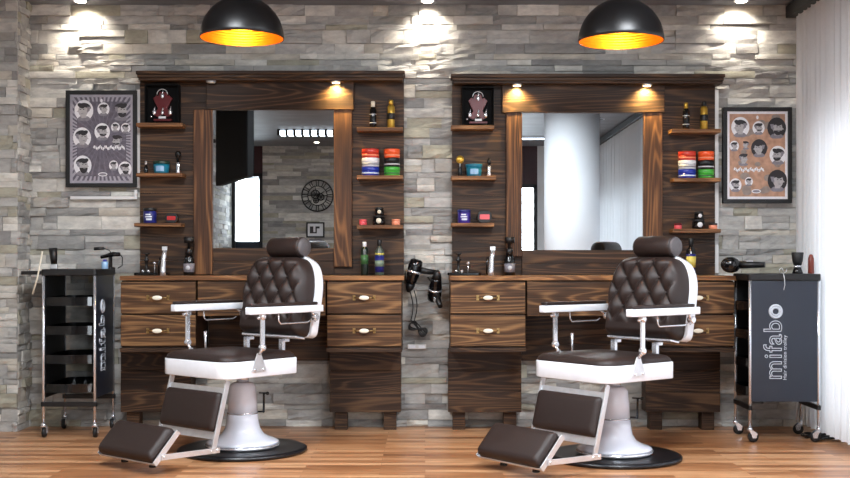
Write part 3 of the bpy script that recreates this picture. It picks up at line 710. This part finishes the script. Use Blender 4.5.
# pump bottles by the mirrors' left corners
def pump(px, label, glass_label):
    t = lathe_thing('pump_bottle', label, 'bottle', counter(px, -.13), [('body', 'gloss', [(.031, 0), (.034, .004), (.034, .10), (.026, .115), (.026, .125)]), ('label', glass_label, [(.0343, .02), (.0343, .075)]), ('collar', 'black', [(.022, .1255), (.022, .165), (.014, .172)]), ('pump', 'black', [(.008, .1725), (.008, .20), (.030, .205), (.033, .24), (.026, .243)])])
    MB().lathe([(.0001, .002), (.014, .002), (.014, 0)], 20, mtx=RX, origin=(0, -.0345, .048)).build('emblem', 'silver', t)
pump(189, 'black pump bottle in the shadow of the left mirror frame', 'print_grey')
pump(509.5, 'black pump bottle with grey emblem beside the right mirror frame', 'print_grey')
def clippers(px, label, side):
    t = thing('clipper_stand', label, 'clipper stand', counter(px, -.17))
    MB().prism(rrect(-.105, .105, -.05, .05, .02), 0, .018).build('tray', 'gloss', t, bevel=.004)
    mb = MB().lathe([(.03, .0185), (.03, .024), (.008, .03), (.008, .085), (.016, .09), (.016, .10), (.008, .11), (.008, .13), (.022, .134), (.022, .14)], 22, origin=(-.035, 0, 0)); mb.build('stand_post', 'black', t)
    for (x, y, z, r) in ((-.05, -.03, .022, .009), (-.015, -.03, .022, .010)): MB().ball((x, y, z+.005), r).build('chrome_guard', 'chrome', t)
    MB().tube([(.025, -.035, .0185), (.025, -.035, .07)], .003, 8).ball((.025, -.035, .078), .010).build('chrome_knob', 'chrome', t)
    tr = thing('hair_trimmer', 'slim chrome hair trimmer standing upright %s' % side, 'hair trimmer', counter(px+27 if px > 300 else px+11, -.25)); tr.scale = (1.2, 1.2, 1.25)
    MB().tube([(0, 0, 0), (0, 0, .02), (.004, 0, .09), (.010, 0, .125)], [.016, .015, .012, .010], 16).build('body', 'chrome', tr)
    MB().box(-.004, .022, -.006, .006, .1255, .145).build('blade', 'steel', tr, bevel=.001)
    MB().tube([(-.022, .0, .003), (-.022, .0, .06), (-.017, 0, .09)], .0045, 8).build('side_grip', 'gloss', tr)
clippers(152, 'black clipper stand with chrome guards, left end of the left worktop', 'on the left worktop')
clippers(464, 'black clipper tray and stand with chrome guards, left end of the right worktop', 'on the right worktop')

# ------------------------------------------------------------------ hair dryers and cables
def dryer(label, loc, rot, cat='hair dryer'):
    t = thing('hair_dryer', label, cat, loc); t.rotation_euler = rot
    # barrel along local x, handle down -z
    def along(prof): return MB().lathe(prof, 24, mtx=Matrix.Rotation(PI/2, 4, 'Y'))
    along([(.030, -.075), (.040, -.068), (.045, -.03), (.041, .03), (.033, .07), (.030, .085)]).build('barrel', 'gloss', t)
    along([(.0001, -.078), (.026, -.078), (.028, -.0755)]).build('rear_grille', 'gloss', t)
    along([(.026, .0855), (.031, .09), (.024, .115), (.010, .14)]).build('nozzle', 'black', t)
    mb = MB(); mb.tube([(-.015, 0, -.035), (-.02, 0, -.09), (-.03, 0, -.155)], [.022, .019, .015], 14); h = mb.build('handle', 'black', t)
    MB().box(-.035, -.012, -.024, -.017, -.10, -.07).build('switch', 'chrome', h)
    along([(.0435, .0), (.046, .004), (.046, .010), (.0435, .014)]).build('chrome_band', 'chrome', t)
    return t
dryer('black hair dryer with chrome details hanging on the stone between the stations', (WX(414, -.10), -.10, WZ(271, -.10)), (Matrix.Rotation(math.radians(105), 3, 'Y')@Matrix.Rotation(math.radians(165), 3, 'X')).to_euler())
b = MB().lathe([(.0001, 0), (.012, 0), (.012, .045), (.006, .048)], 16, mtx=RX, origin=(0, -.001, 0)); b.tube([(0, -.03, 0), (0, -.06, .0), (.035, -.09, .0)], .004, 8)
tag(b.build('dryer_holder', 'chrome', None, loc=(WX(411), 0, WZ(283))), 'small chrome wall holder under the hanging hair dryer', 'holder')
dryer('dark hair dryer hanging just left of the right worktop', (WX(435, -.12), -.13, WZ(290, -.12)), (0, math.radians(-62), math.radians(-75)))
b = MB().tube([(0, -.001, 0), (0, -.07, 0), (.02, -.10, -.01)], .005, 8); b.lathe([(.02, 0), (.02, .01)], 16, mtx=RX, origin=(0, 0, 0))
for q in range(3): b.tube([(-.04+.03*q, -.05, .02), (.01, -.09, -.05), (.03-.02*q, -.07, -.12)], .005, 8)
tag(b.build('wall_hook', 'black', None, loc=(WX(434), 0, WZ(280))), 'black wire wall hook tangle beside the second hair dryer', 'hook')
# the cord hanging from the first dryer into a tied coil
pts = []
for i in range(16): s = i/15; pts.append((WX(414+3*math.sin(s*3), -.05), -.06, WZ(290+s*30, -.05)))
for k in range(176):
    a = 2*PI*k/22; ph = PI*.22*math.sin(a*.21); rx, rz = .062*math.cos(a), .018*math.sin(2*a)*1.2
    tl = -.55+.2*math.sin(k*.11); cx, cz = WX(418, -.05), WZ(329, -.05)
    pts.append((cx+rx*math.cos(tl)-rz*math.sin(tl), -.045-.012*math.sin(k*.37), cz+rx*math.sin(tl)+rz*math.cos(tl)))
for i in range(14): s = i/13; pts.append((WX(411+2*math.sin(s*4), -.05), -.05, WZ(320-s*32, -.05)))
tag(MB().tube(pts, .0038, 6).build('power_cord', 'black'), 'black power cord hanging from the dryer and tied in a coil on the stone', 'cord')
t = thing('wall_socket', 'flat white wall socket plate below the coiled cord', 'socket', (WX(417), 0, WZ(349)))
MB().box(-.06, .06, -.006, -.0005, 0, .03).build('plate', 'plaster', t, bevel=.002)
MB().box(-.05, -.01, -.008, -.0065, .006, .024).box(.01, .05, -.008, -.0065, .006, .024).build('cover', 'white', t)

# ------------------------------------------------------------------ trolleys
def text_mesh(body, size, outline, name, parent, mtx, m, thick=.0006):
    cu = bpy.data.curves.new(name, 'FONT'); cu.body = body; cu.size = size
    if outline: cu.fill_mode = 'NONE'; cu.bevel_depth = outline; cu.bevel_resolution = 0
    else: cu.extrude = thick
    cu.space_character = 1.08
    o = bpy.data.objects.new(name, cu); COL.objects.link(o); bpy.context.view_layer.update()
    me = bpy.data.meshes.new_from_object(o.evaluated_get(bpy.context.evaluated_depsgraph_get()))
    bpy.data.objects.remove(o, do_unlink=True); bpy.data.curves.remove(cu)
    me.transform(mtx); me.materials.clear(); me.materials.append(M[m])
    r = bpy.data.objects.new(name, me); COL.objects.link(r); r.parent = parent
    return max(v.co.z for v in me.vertices)
def trolley(label, loc, rz, top, wing):
    W_, D_ = .405, .31
    t = thing('salon_trolley', label, 'trolley', loc, rz)
    pr = .0085
    posts = [(-W_/2, -D_/2), (W_/2, -D_/2), (-W_/2, D_/2), (W_/2, D_/2)]
    for (x, y) in posts:
        MB().tube([(x, y, .074), (x, y, top-.04)], pr, 14).build('post', 'chrome', t)
        c = MB(); sx = -1 if x > 0 else 1
        c.lathe([(.010, .065), (.014, .070), (.014, .084), (.009, .088)], 14, origin=(x, y, 0))
        fk = [(-.010*sx, .072), (.016*sx, .072), (.040*sx, .052), (.034*sx, .026), (.012*sx, .026), (.004*sx, .050)]
        for h0 in (-.016, .013): c.prism(fk, h0, h0+.003, Matrix.Translation((x, y, 0))@RX)
        co = c.build('caster', 'chrome', t)
        w2 = MB(); w2.lathe([(.022, -.012), (.031, -.008), (.032, 0), (.031, .008), (.022, .012)], 24, mtx=RX, origin=(x+.018*sx, y, .0322)); w2.build('wheel', 'rubber', co)
    # top tray
    o = .014
    MB().prism(rrect(-W_/2-o, W_/2+o, -D_/2-o, D_/2+o, .02), top-.040, top, None).build('top_tray', 'black', t, bevel=.006)
    # printed side panels: the branded one on -y, a plain one on +y
    pan = MB().box(-W_/2+.009, W_/2-.009, -D_/2-.004, -D_/2+.004, .24, top-.0405).build('side_panel', 'panel', t, bevel=.001)
    MB().box(-W_/2+.009, W_/2-.009, D_/2-.004, D_/2+.004, .24, top-.0405).build('side_panel', 'black', t, bevel=.001)
    # lower brace frames
    for s in (-1, 1):
        MB().box(s*W_/2-.010, s*W_/2+.010, -D_/2-.014, D_/2+.014, .190, .218).build('brace', 'black', t, bevel=.003)
    # pull-out trays with rounded fronts at both open ends
    for k in range(4):
        z = .275+k*(top-.40)/3.55
        def outl(g):
            pts = []
            for i in range(13): a = -1+2*i/12; pts.append((-W_/2-.005-(.026)*(1-a*a)+g, a*(-D_/2+.016+g)))
            for i in range(13): a = 1-2*i/12; pts.append((W_/2+.005+(.03)*(1-a*a)-g, a*(-D_/2+.016+g)))
            return pts
        oo, ii = outl(0), outl(.006); n = len(oo); hh = .052
        vs = [(x, y, z) for x, y in oo]+[(x, y, z+hh) for x, y in oo]+[(x, y, z+hh) for x, y in ii]+[(x, y, z+.006) for x, y in ii]
        fs = [tuple(range(n)), tuple(range(3*n, 4*n))[::-1]]
        for L in range(3):
            for i in range(n): j = (i+1) % n; fs.append((L*n+j, L*n+i, (L+1)*n+i, (L+1)*n+j))
        MB().add(vs, fs, 0, False).build('pull_out_tray', 'gloss', t)
    # lettering: reads bottom to top on the branded panel
    def mt(x, z): return Matrix.Translation((x, -D_/2-.0046, z))@Matrix(((0, -1, 0, 0), (0, 0, -1, 0), (1, 0, 0, 0), (0, 0, 0, 1)))
    z0 = .365+(top-.99)*.7
    zt = text_mesh('mifab', .152, .0024, 'lettering', pan, mt(-.018, z0), 'ptext')
    text_mesh('o', .152, .0065, 'lettering', pan, mt(-.018, zt+.012), 'ptext')
    text_mesh('Hair division trolley', .030, 0, 'lettering', pan, mt(.012, z0), 'ptext')
    if wing:
        MB().prism(rrect(-.15, .15, .0, .13, .015), top-.034, top-.012, Matrix.Translation((-.02, D_/2+.0225, 0))).build('side_wing', 'black', t, bevel=.004)
    return t
TR = (2.122, -.46, 0); trolley('black salon trolley showing its lettered side panel, right end by the white blinds', TR, 0, .995, False)
TL = (-2.155, -.245, 0); trolley('black salon trolley with open pull-out trays facing the room, left end of the wall', TL, PI/2, 1.022, True)
# things on the right trolley
zt = .9955
t = thing('neck_brush', 'black waisted neck brush standing on the right trolley', 'brush', (WX(797.5, -.46), -.46, zt))
MB().lathe([(.030, 0), (.032, .004), (.026, .02), (.022, .036)], 28).build('handle', 'gloss', t)
MB().lathe([(.023, .0365), (.024, .042), (.023, .048)], 28).build('ferrule', 'chrome', t)
MB().lathe([(.022, .0485), (.030, .075), (.036, .125), (.034, .128)], 28).build('bristles', 'rubber', t)
t = thing('wooden_brush', 'slim reddish-brown wooden brush standing upright on the right trolley', 'brush', (WX(811, -.46), -.46, zt))
MB().lathe([(.017, 0), (.018, .003), (.017, .09), (.010, .112), (.004, .116)], 20).build('handle', 'redbrown', t)
t = thing('clear_hook', 'small clear curl of wire standing on the right trolley', 'wire', (WX(783, -.5), -.5, zt))
MB().tube([(-.02, 0, .003), (-.022, 0, .025), (-.008, 0, .035), (.0, 0, .02), (.008, 0, .003), (.02, 0, .012), (.022, 0, .03)], .002, 6).build('wire', 'steel', t)
t = thing('charging_lead', 'thin white lead hanging over the front of the right trolley', 'lead', (WX(784, -.645), -.6405, .90))
MB().tube([(0, 0, 0), (.006, -.002, .03), (.004, -.003, .06), (-.002, -.004, .094), (0, .02, .1), (0, .06, .0985)], .0018, 6).build('wire', 'paper', t)
# dryer pair on the holder at the left edge of the right trolley
dq = dryer('glossy black hair dryer propped between the right worktop and the lettered trolley', (WX(733, -.43), -.38, 1.048), (Matrix.Rotation(math.radians(-18), 3, 'Z')@Matrix(((0, 0, -1), (1, 0, 0), (0, -1, 0)))).to_euler()); dq.scale = (1.3, 1.1, 1.3)
# things on the left trolley
zt = 1.0225
t = thing('hair_clipper', 'black corded hair clipper leaning on the left corner of the left trolley', 'hair clipper', (WX(54, -.35), -.35, zt))
MB().tube([(0, 0, .03), (-.002, 0, .07), (-.006, 0, .128)], [.018, .022, .026], 14).build('body', 'black', t)
MB().box(-.022, .022, -.016, .016, .0, .029).build('blade', 'steel', t, bevel=.004)
t = thing('comb_rod', 'thin pale wooden rod slanting down at the left side of the left trolley', 'rod', (WX(40, -.40), -.445, .90))
MB().tube([(-.03, 0, -.03), (0, 0, .07), (.03, 0, .23)], .005, 10).build('rod', 'cream', t)
t = thing('curling_iron', 'black curling iron lying on a holder at the right of the left trolley', 'curling iron', (WX(110, -.25), -.24, zt))
MB().lathe([(.03, 0), (.03, .008), (.012, .012), (.012, .075)], 18).build('holder', 'black', t)
MB().tube([(-.06, 0, .072), (.02, 0, .092), (.06, 0, .09)], [.010, .016, .012], 14).build('handle', 'gloss', t)
MB().tube([(.06, 0, .09), (.075, 0, .07), (.078, -.02, .02), (.06, -.05, .004)], .0035, 8).build('cable', 'black', t)
MB().tube([(-.10, -.005, .125), (-.04, -.005, .128)], .010, 10).tube([(-.04, -.005, .128), (-.005, -.005, .115), (.01, 0, .088)], .003, 6).build('plug', 'black', t)
t = thing('spray_tin', 'small blue-white spray tin on the right corner of the left trolley', 'tin', (WX(106, -.36), -.385, zt))
MB().lathe(cyl(.02, 0, .045), 20).build('body', 'lightblue', t); MB().lathe(cyl(.012, .0455, .058), 16).build('cap', 'blue', t)

# tangle of cable on the floor by the right trolley
rg = random.Random(8); pts = []
for k in range(120):
    a = k*.30; r = .085+.03*math.sin(k*.21); pts.append((WX(826, -.55)+r*math.cos(a)*1.15+.0, -.50+r*.8*math.sin(a), .006+.02*abs(math.sin(k*.11))+.004*math.sin(k)))
tag(MB().tube(pts, .0045, 6).build('extension_cable', 'black'), 'tangled black cable lying on the floor at the foot of the blinds', 'cable')

# ------------------------------------------------------------------ barber chairs (local: forward -y, the side nearer the camera +x)
def barber_chair(label, loc, theta):
    t = thing('barber_chair', label, 'barber chair', loc, -math.radians(theta), group=None)
    MB().lathe([(.345, 0), (.362, .006), (.362, .018), (.345, .026), (.325, .024), (.30, .020), (.22, .026), (.0001, .03)], 72).build('base_disc', 'disc', t)
    MB().lathe([(.205, .0305), (.208, .034), (.208, .044), (.20, .048)], 64).build('base_ring', 'chrome', t)
    MB().lathe([(.203, .0485), (.203, .056), (.185, .066), (.150, .078), (.118, .098), (.098, .13), (.090, .17), (.0865, .212)], 56).build('pedestal', 'ped', t)
    MB().lathe([(.0875, .2125), (.0875, .220)], 40).build('collar', 'chrome', t)
    MB().lathe([(.0840, .2205), (.080, .30), (.074, .365), (.058, .385), (.04, .388)], 48).build('pump_housing', 'ped', t)
    MB().lathe([(.034, .3885), (.034, .438)], 30).build('piston', 'chrome', t)
    # hand lever on the pedestal
    lv = MB(); lv.tube([(.05, .06, .22), (.085, .075, .222), (.115, .055, .224)], .005, 8); lv.tube([(.115, .055, .224), (.122, .05, .32), (.122, .05, .33)], .006, 8)
    lv.tube([(.085, .05, .33), (.15, .05, .332)], .005, 8); lv.ball((.152, .05, .332), .010)
    lv.build('pump_lever', 'gloss' , t)
    # seat
    ol = rrect(-.285, .285, -.362, .165, [.085, .03, .03, .085], 8)
    MB().prism(ol, .445, .535, smooth=True).build('seat_frame', 'white', t, bevel=.005)
    MB().box(-.20, .20, -.25, .12, .4385, .4445).build('seat_plate', 'steel', t)
    # cushion: domed rounded slab
    mb = MB(); n = 48; levels = [(0, .5355), (-.0, .543), (.006, .556), (.02, .567), (.05, .574), (.11, .579), (.2, .581)]
    vs = []; base = rrect(-.281, .281, -.357, .160, [.085, .04, .04, .085], 8); cxm, cym = 0, -.09
    for (ins, z) in levels:
        k = 1-ins/.27
        for (x, y_) in base: vs.append((cxm+(x-cxm)*k, cym+(y_-cym)*k, z))
    m = len(base); fs = [(L*m+i, L*m+(i+1) % m, (L+1)*m+(i+1) % m, (L+1)*m+i) for L in range(len(levels)-1) for i in range(m)]
    fs.append(tuple((len(levels)-1)*m+i for i in range(m)))
    mb.add(vs, fs, 0, True); mb.build('seat_cushion', 'leather', t)
    # leg rest
    def inc(p0, p1):          # frame whose local y runs from p0 to p1 in the (y, z) plane, local z faces forward-up
        a = Vector((0, p1[0]-p0[0], p1[1]-p0[1])).normalized(); nrm = Vector((1, 0, 0)).cross(a)
        m_ = Matrix.Identity(4); m_.col[0] = Vector((1, 0, 0, 0)); m_.col[1] = Vector((*a, 0)); m_.col[2] = Vector((*nrm, 0)); m_.col[3] = Vector((0, p0[0], p0[1], 1)); return m_
    A = (-.405, .075); B = (-.305, .437); mL = inc(A, B); LL = math.hypot(B[0]-A[0], B[1]-A[1])
    for s in (-1, 1):
        MB().box(s*.236-.005, s*.236+.005, 0, LL, -.015, .015, mtx=mL).build('leg_rest_bar', 'steel', t, bevel=.002)
    MB().box(-.2305, .2305, .060, .118, -.004, .004, mtx=mL).build('leg_rest_rail', 'steel', t)
    MB().box(-.2305, .2305, .290, .335, -.004, .004, mtx=mL).build('leg_rest_rail', 'steel', t)
    def pad(x0, x1, y0, y1, z0, z1, mtx, name, tuck=.018):
        b = rrect(x0, x1, y0, y1, .02, 6); cx, cy = (x0+x1)/2, (y0+y1)/2; vs = []
        lv_ = [(0, z0), (0, z0+(z1-z0)*.45), (.006, z0+(z1-z0)*.75), (tuck, z1-.003), (tuck*2, z1)]
        for ins, z in lv_:
            kx = 1-ins/((x1-x0)/2); ky = 1-ins/((y1-y0)/2)
            for x, y_ in b: vs.append(mtx@Vector((cx+(x-cx)*kx, cy+(y_-cy)*ky, z)))
        m = len(b); fs = [(L*m+i, L*m+(i+1) % m, (L+1)*m+(i+1) % m, (L+1)*m+i) for L in range(4) for i in range(m)]
        fs += [tuple(4*m+i for i in range(m)), tuple(range(m))[::-1]]
        return MB().add(vs, fs, 0, True).build(name, 'leather', t)
    pad(-.228, .228, .100, .306, .005, .040, mL, 'leg_rest_pad')
    # foot rest
    C_ = (-.765, .052); D_ = (-.625, .195); mF = inc(C_, D_); FL = math.hypot(D_[0]-C_[0], D_[1]-C_[1])
    pad(-.228, .228, .0, FL, .0125, .065, mF, 'foot_rest_pad', .016)
    MB().box(-.234, .234, -.004, FL+.004, .0, .012, mtx=mF).build('foot_rest_plate', 'steel', t, bevel=.002)
    for s in (-1, 1):
        MB().box(s*.2378-.003, s*.2378+.003, -.004, FL+.004, -.004, .026, mtx=mF).build('foot_rest_bracket', 'steel', t, bevel=.001)
        b = MB(); ma = inc((-.725, .088), (-.395, .080)); b.box(s*.2465-.004, s*.2465+.004, -.015, .355, -.014, .014, mtx=ma)
        for u in (0, .30, .34): b.lathe([(.009, -.007), (.009, .004), (.006, .008)], 14, mtx=ma@Matrix.Translation((s*.2465, u, 0))@Matrix.Rotation(s*PI/2, 4, 'Y'))
        b.build('foot_rest_link', 'steel', t, bevel=.001)
        MB().lathe([(.018, .02), (.020, .024), (.014, .05), (.010, .070)], 16, origin=(s*.12, -.700, 0)).build('rubber_foot', 'rubber', t)
    # back rest: tufted cushion on a white shell, leaning back
    rec = Matrix.Translation((0, .222, .645))@Matrix.Rotation(math.radians(-10.5), 4, 'X')      # local x, up = z, front = -y
    HB = .455
    def hw(tv, k=0):
        if tv < .10: b_ = .222+.033*math.sqrt(max(0, 1-((.10-tv)/.10)**2))
        elif tv < .50: b_ = .255
        else: q = (tv-.50)/.50; b_ = .125+.13*math.sqrt(max(0, 1-q**2.3))
        return b_+k
    nu, nv = 72, 80; vs = []
    for j in range(nv+1):
        tv = j/nv; z = tv*HB
        for i in range(nu+1):
            u = -1+2*i/nu; x = u*hw(tv)
            e = min(1, (1-abs(u))*hw(tv)/.045); ez = min(1, min(tv*HB, (1-tv)*HB)/.045)
            pil = math.sin(PI/2*e)**.6*math.sin(PI/2*ez)**.6 if e > 0 and ez > 0 else 0
            a_ = PI*(x/.118+z/.165); b_ = PI*(x/.118-z/.165)
            tuft = (abs(math.sin(a_))*abs(math.sin(b_)))**.45
            fade = min(1, (1-abs(u))*hw(tv)/.05)*min(1, (1-tv)*HB/.04)*min(1, max(0, (tv-.16))/.1)
            h = .040*pil + .040*pil*(tuft*fade+(1-fade)*.55)
            vs.append(rec@Vector((x, -h-.004, z)))
    F0 = [(j*(nu+1)+i, j*(nu+1)+i+1, (j+1)*(nu+1)+i+1, (j+1)*(nu+1)+i) for j in range(nv) for i in range(nu)]
    ring = [i for i in range(nu+1)]+[j*(nu+1)+nu for j in range(1, nv+1)]+[nv*(nu+1)+i for i in range(nu-1, -1, -1)]+[j*(nu+1) for j in range(nv-1, 0, -1)]
    nb = len(vs); inv = rec.inverted()
    for q in ring: p = inv@vs[q]; vs.append(rec@Vector((p.x, .046, p.z)))
    for q in range(len(ring)): r2 = (q+1) % len(ring); F0.append((ring[r2], ring[q], nb+q, nb+r2))
    MB().add(vs, F0, 0, True).build('back_cushion', 'leather', t)
    mb = MB()
    for m_ in range(-4, 5):
        for k in range(1, 8):
            if (m_+k) % 2: continue
            x, z = m_*.059, k*.0825
            if z > HB-.03 or z < .1 or abs(x) > hw(z/HB)-.04: continue
            mb.ball(tuple(rec@Vector((x, -.0535, z))), .007, 10)
    mb.build('buttons', 'leather', t, kind='stuff')
    # white shell round the sides and top, open at the lower edge
    out = [(hw(j/40, .020), j/40*HB) for j in range(0, 40)]; 
    outl = out+[(hw(1, .0), HB+.018)]+[(-x, z) for x, z in ([(hw(1, .0), HB+.018)]+out[::-1])]
    mS = rec@RX    # local x, local y->z, local z-> -y
    MB().prism([(x, z) for x, z in outl], -.098, -.0465, mS, smooth=True).build('back_shell', 'white', t, bevel=.006)
    MB().prism([(x*.95, z*.96+.005) for x, z in outl], -.104, -.0985, mS).build('back_cover', 'leather', t)
    MB().box(-.23, .23, -.03, .045, -.014, -.001, mtx=rec).build('lower_strip', 'chrome', t, bevel=.003)
    for s in (-1, 1):
        MB().box(s*.15-.016, s*.15+.016, .150, .172, .5365, .630).box(s*.15-.016, s*.15+.016, .150, .205, .612, .630).build('back_bracket', 'chrome', t, bevel=.002)
    # head rest roll
    zc = 1.150; yc = .350; r_ = .061
    mh = Matrix.Translation((0, yc, zc))@Matrix.Rotation(PI/2, 4, 'Y')
    prof = [(.0001, -.142), (r_*.55, -.141), (r_*.85, -.134), (r_, -.118), (r_, .118), (r_*.9, .132)]
    hr = MB().lathe(prof, 40, mtx=mh).build('head_rest', 'leather', t)
    MB().lathe([(r_*.90, .1325), (r_*.80, .141), (r_*.45, .146), (.0001, .147)], 40, mtx=mh).build('end_cap', 'leather_end', hr)
    MB().tube([(0, .355, .95), (0, .36, 1.09)], .012, 12).build('head_rest_post', 'chrome', t)
    # arm rests
    for s in (-1, 1):
        xa = s*.318
        ar = MB().prism(rrect(-.026, .026, -.24, .305, .012), .785, .824, Matrix.Translation((xa, 0, 0)), smooth=True).build('arm_rest', 'white', t, bevel=.004)
        MB().prism(rrect(-.024, .024, -.23, .262, .012), .8245, .842, Matrix.Translation((xa, 0, 0)), smooth=True).build('arm_pad', 'leather', ar, bevel=.006)
        yp = -.135
        p = MB(); p.box(xa-.006, xa+.006, yp-.013, yp+.013, .605, .785)
        for z in (.772, .606):
            p.lathe([(.016, -.014), (.019, -.010), (.019, .010), (.016, .014), (.008, .018)], 18, mtx=Matrix.Rotation(s*PI/2, 4, 'Y'), origin=(xa, yp, z))
        p.tube([(xa, yp, .772), (xa, yp-.025, .765)], .006, 8); p.ball((xa, yp-.028, .765), .009)
        p.build('arm_post', 'chrome', t, bevel=.001)
        MB().prism([(-.050, .0), (.050, .0), (.050, .014), (.012, .10), (-.012, .10), (-.050, .014)], -.003, .003, Matrix.Translation((s*.2895, yp, .475))@Matrix.Rotation(PI/2, 4, 'Z')@RX).build('arm_bracket', 'steel', t, bevel=.001)
        for q in (-.03, .03): MB().lathe([(.007, 0), (.007, .003), (.004, .006)], 12, mtx=Matrix.Rotation(s*PI/2, 4, 'Y'), origin=(s*.2928, yp+q, .487)).build('bolt', 'chrome', t)
        MB().tube([(s*.292, yp, .570), (xa, yp, .600)], .009, 10).build('bracket_pin', 'chrome', t)
        # rear hinge on the shell
        hy = .27; b = MB(); b.lathe([(.016, -.018), (.020, -.012), (.020, .012), (.016, .018)], 18, mtx=Matrix.Rotation(PI/2, 4, 'Y'), origin=(xa-s*.012, hy, .755)); b.tube([(xa-s*.012, hy, .755), (xa, .235, .785)], .008, 8)
        b.tube([(xa-s*.012, hy, .755), (xa-s*.045, .30, .73)], .007, 8); b.build('arm_hinge', 'chrome', t)
        MB().tube([(xa, -.02, .785), (xa, -.018, .745), (xa, -.005, .728), (xa, .20, .728), (xa, .225, .74)], .0042, 8).build('towel_bar', 'chrome', t)
    # side lever
    MB().tube([(-.285, -.03, .535), (-.29, -.03, .60), (-.288, -.032, .665)], [.005, .006, .010], 10).build('recline_lever', 'chrome', t)
    return t
barber_chair('brown tufted barber chair with white arms, before the left mirror', (-1.028, 6.34-CAMD, 0), 40)
barber_chair('brown tufted barber chair with white arms, before the right mirror', (1.03, 6.12-CAMD, 0), 52)

# ------------------------------------------------------------------ behind the camera, seen in the mirrors
a = Vector((-2.16, -4.60, 0)); b = Vector((-1.62, -3.26, 0)); d = (b-a); ln = d.length; ang = math.atan2(d.y, d.x)
t = thing('television', 'large black flat television on a swing arm bracket, reflected in the left mirror', 'television', (a.x, a.y, 1.86), ang)
MB().box(0, ln, -.03, .03, 0, .80).build('casing', 'tv', t, bevel=.008)
MB().box(.015, ln-.015, .031, .033, .015, .785).build('screen', 'tv', t)
MB().box(0, ln, -.034, -.031, .0, .80).build('rear_cover', 'tv', t)
br = thing('television_bracket', 'black wall bracket carrying the television on the left stone wall', 'bracket', (XL, -4.3, 2.3))
MB().box(0, .02, -.12, .12, -.15, .15).build('wall_plate', 'blackframe', br)
MB().tube([(.02, 0, 0), (.35, -.05, 0), (.62, .0, .0)], .02, 10).build('arm', 'blackframe', br)
# skeleton wall clock on the back wall
t = thing('wall_clock', 'round black metal skeleton wall clock, reflected in the left mirror', 'clock', (-1.54, YB, 2.015))
R = .223; mb = MB()
for r in (R, R*.62): mb.tube([(r*math.cos(2*PI*i/48), .02, r*math.sin(2*PI*i/48)) for i in range(48)], .009 if r == R else .006, 8, closed=True)
for i in range(12):
    a_ = 2*PI*i/12
    for off in (-.09, .09): mb.tube([(R*.62*math.cos(a_+off), .02, R*.62*math.sin(a_+off)), (R*math.cos(a_+off), .02, R*math.sin(a_+off))], .006, 6)
mb.build('numeral_ring', 'blackframe', t)
mb = MB()
for (x, z, r) in ((-.03, .02, .06), (.05, -.02, .045), (-.02, -.07, .035)):
    mb.tube([(x+r*math.cos(2*PI*i/24), .02, z+r*math.sin(2*PI*i/24)) for i in range(24)], .008, 6, closed=True)
    for q in range(3): aa = q*PI/3; mb.tube([(x-r*math.cos(aa), .02, z-r*math.sin(aa)), (x+r*math.cos(aa), .02, z+r*math.sin(aa))], .005, 6)
mb.tube([(-.138, .02, 0), (.138, .02, 0)], .006, 6); mb.build('gear_train', 'blackframe', t)
MB().tube([(0, .03, 0), (.10, .03, .06)], .006, 6).tube([(0, .03, 0), (-.04, .03, .15)], .005, 6).build('hands', 'black', t)
t = thing('framed_photograph', 'small black framed monochrome picture under the wall clock, reflected in the left mirror', 'picture', (-1.57, YB, 1.525))
MB().box(-.13, .13, .002, .022, -.11, -.09).box(-.13, .13, .002, .022, .09, .11).box(-.13, -.11, .002, .022, -.09, .09).box(.11, .13, .002, .022, -.09, .09).build('frame', 'blackframe', t)
MB().box(-.11, .11, .002, .008, -.09, .09, 0).box(-.08, .06, .008, .009, -.05, .05, 1).box(-.03, .0, .009, .010, -.03, .06, 2).box(.02, .08, .009, .010, -.06, .02, 2).build('print', ['paper', 'print_dark', 'print_white'], t)
tag(MB().box(-.09, .09, .002, .01, -.035, .035).build('wall_plaque', 'print_grey', None, loc=(-1.57, YB, 1.36)), 'small pale grey plaque below the framed picture on the back wall', 'plaque')
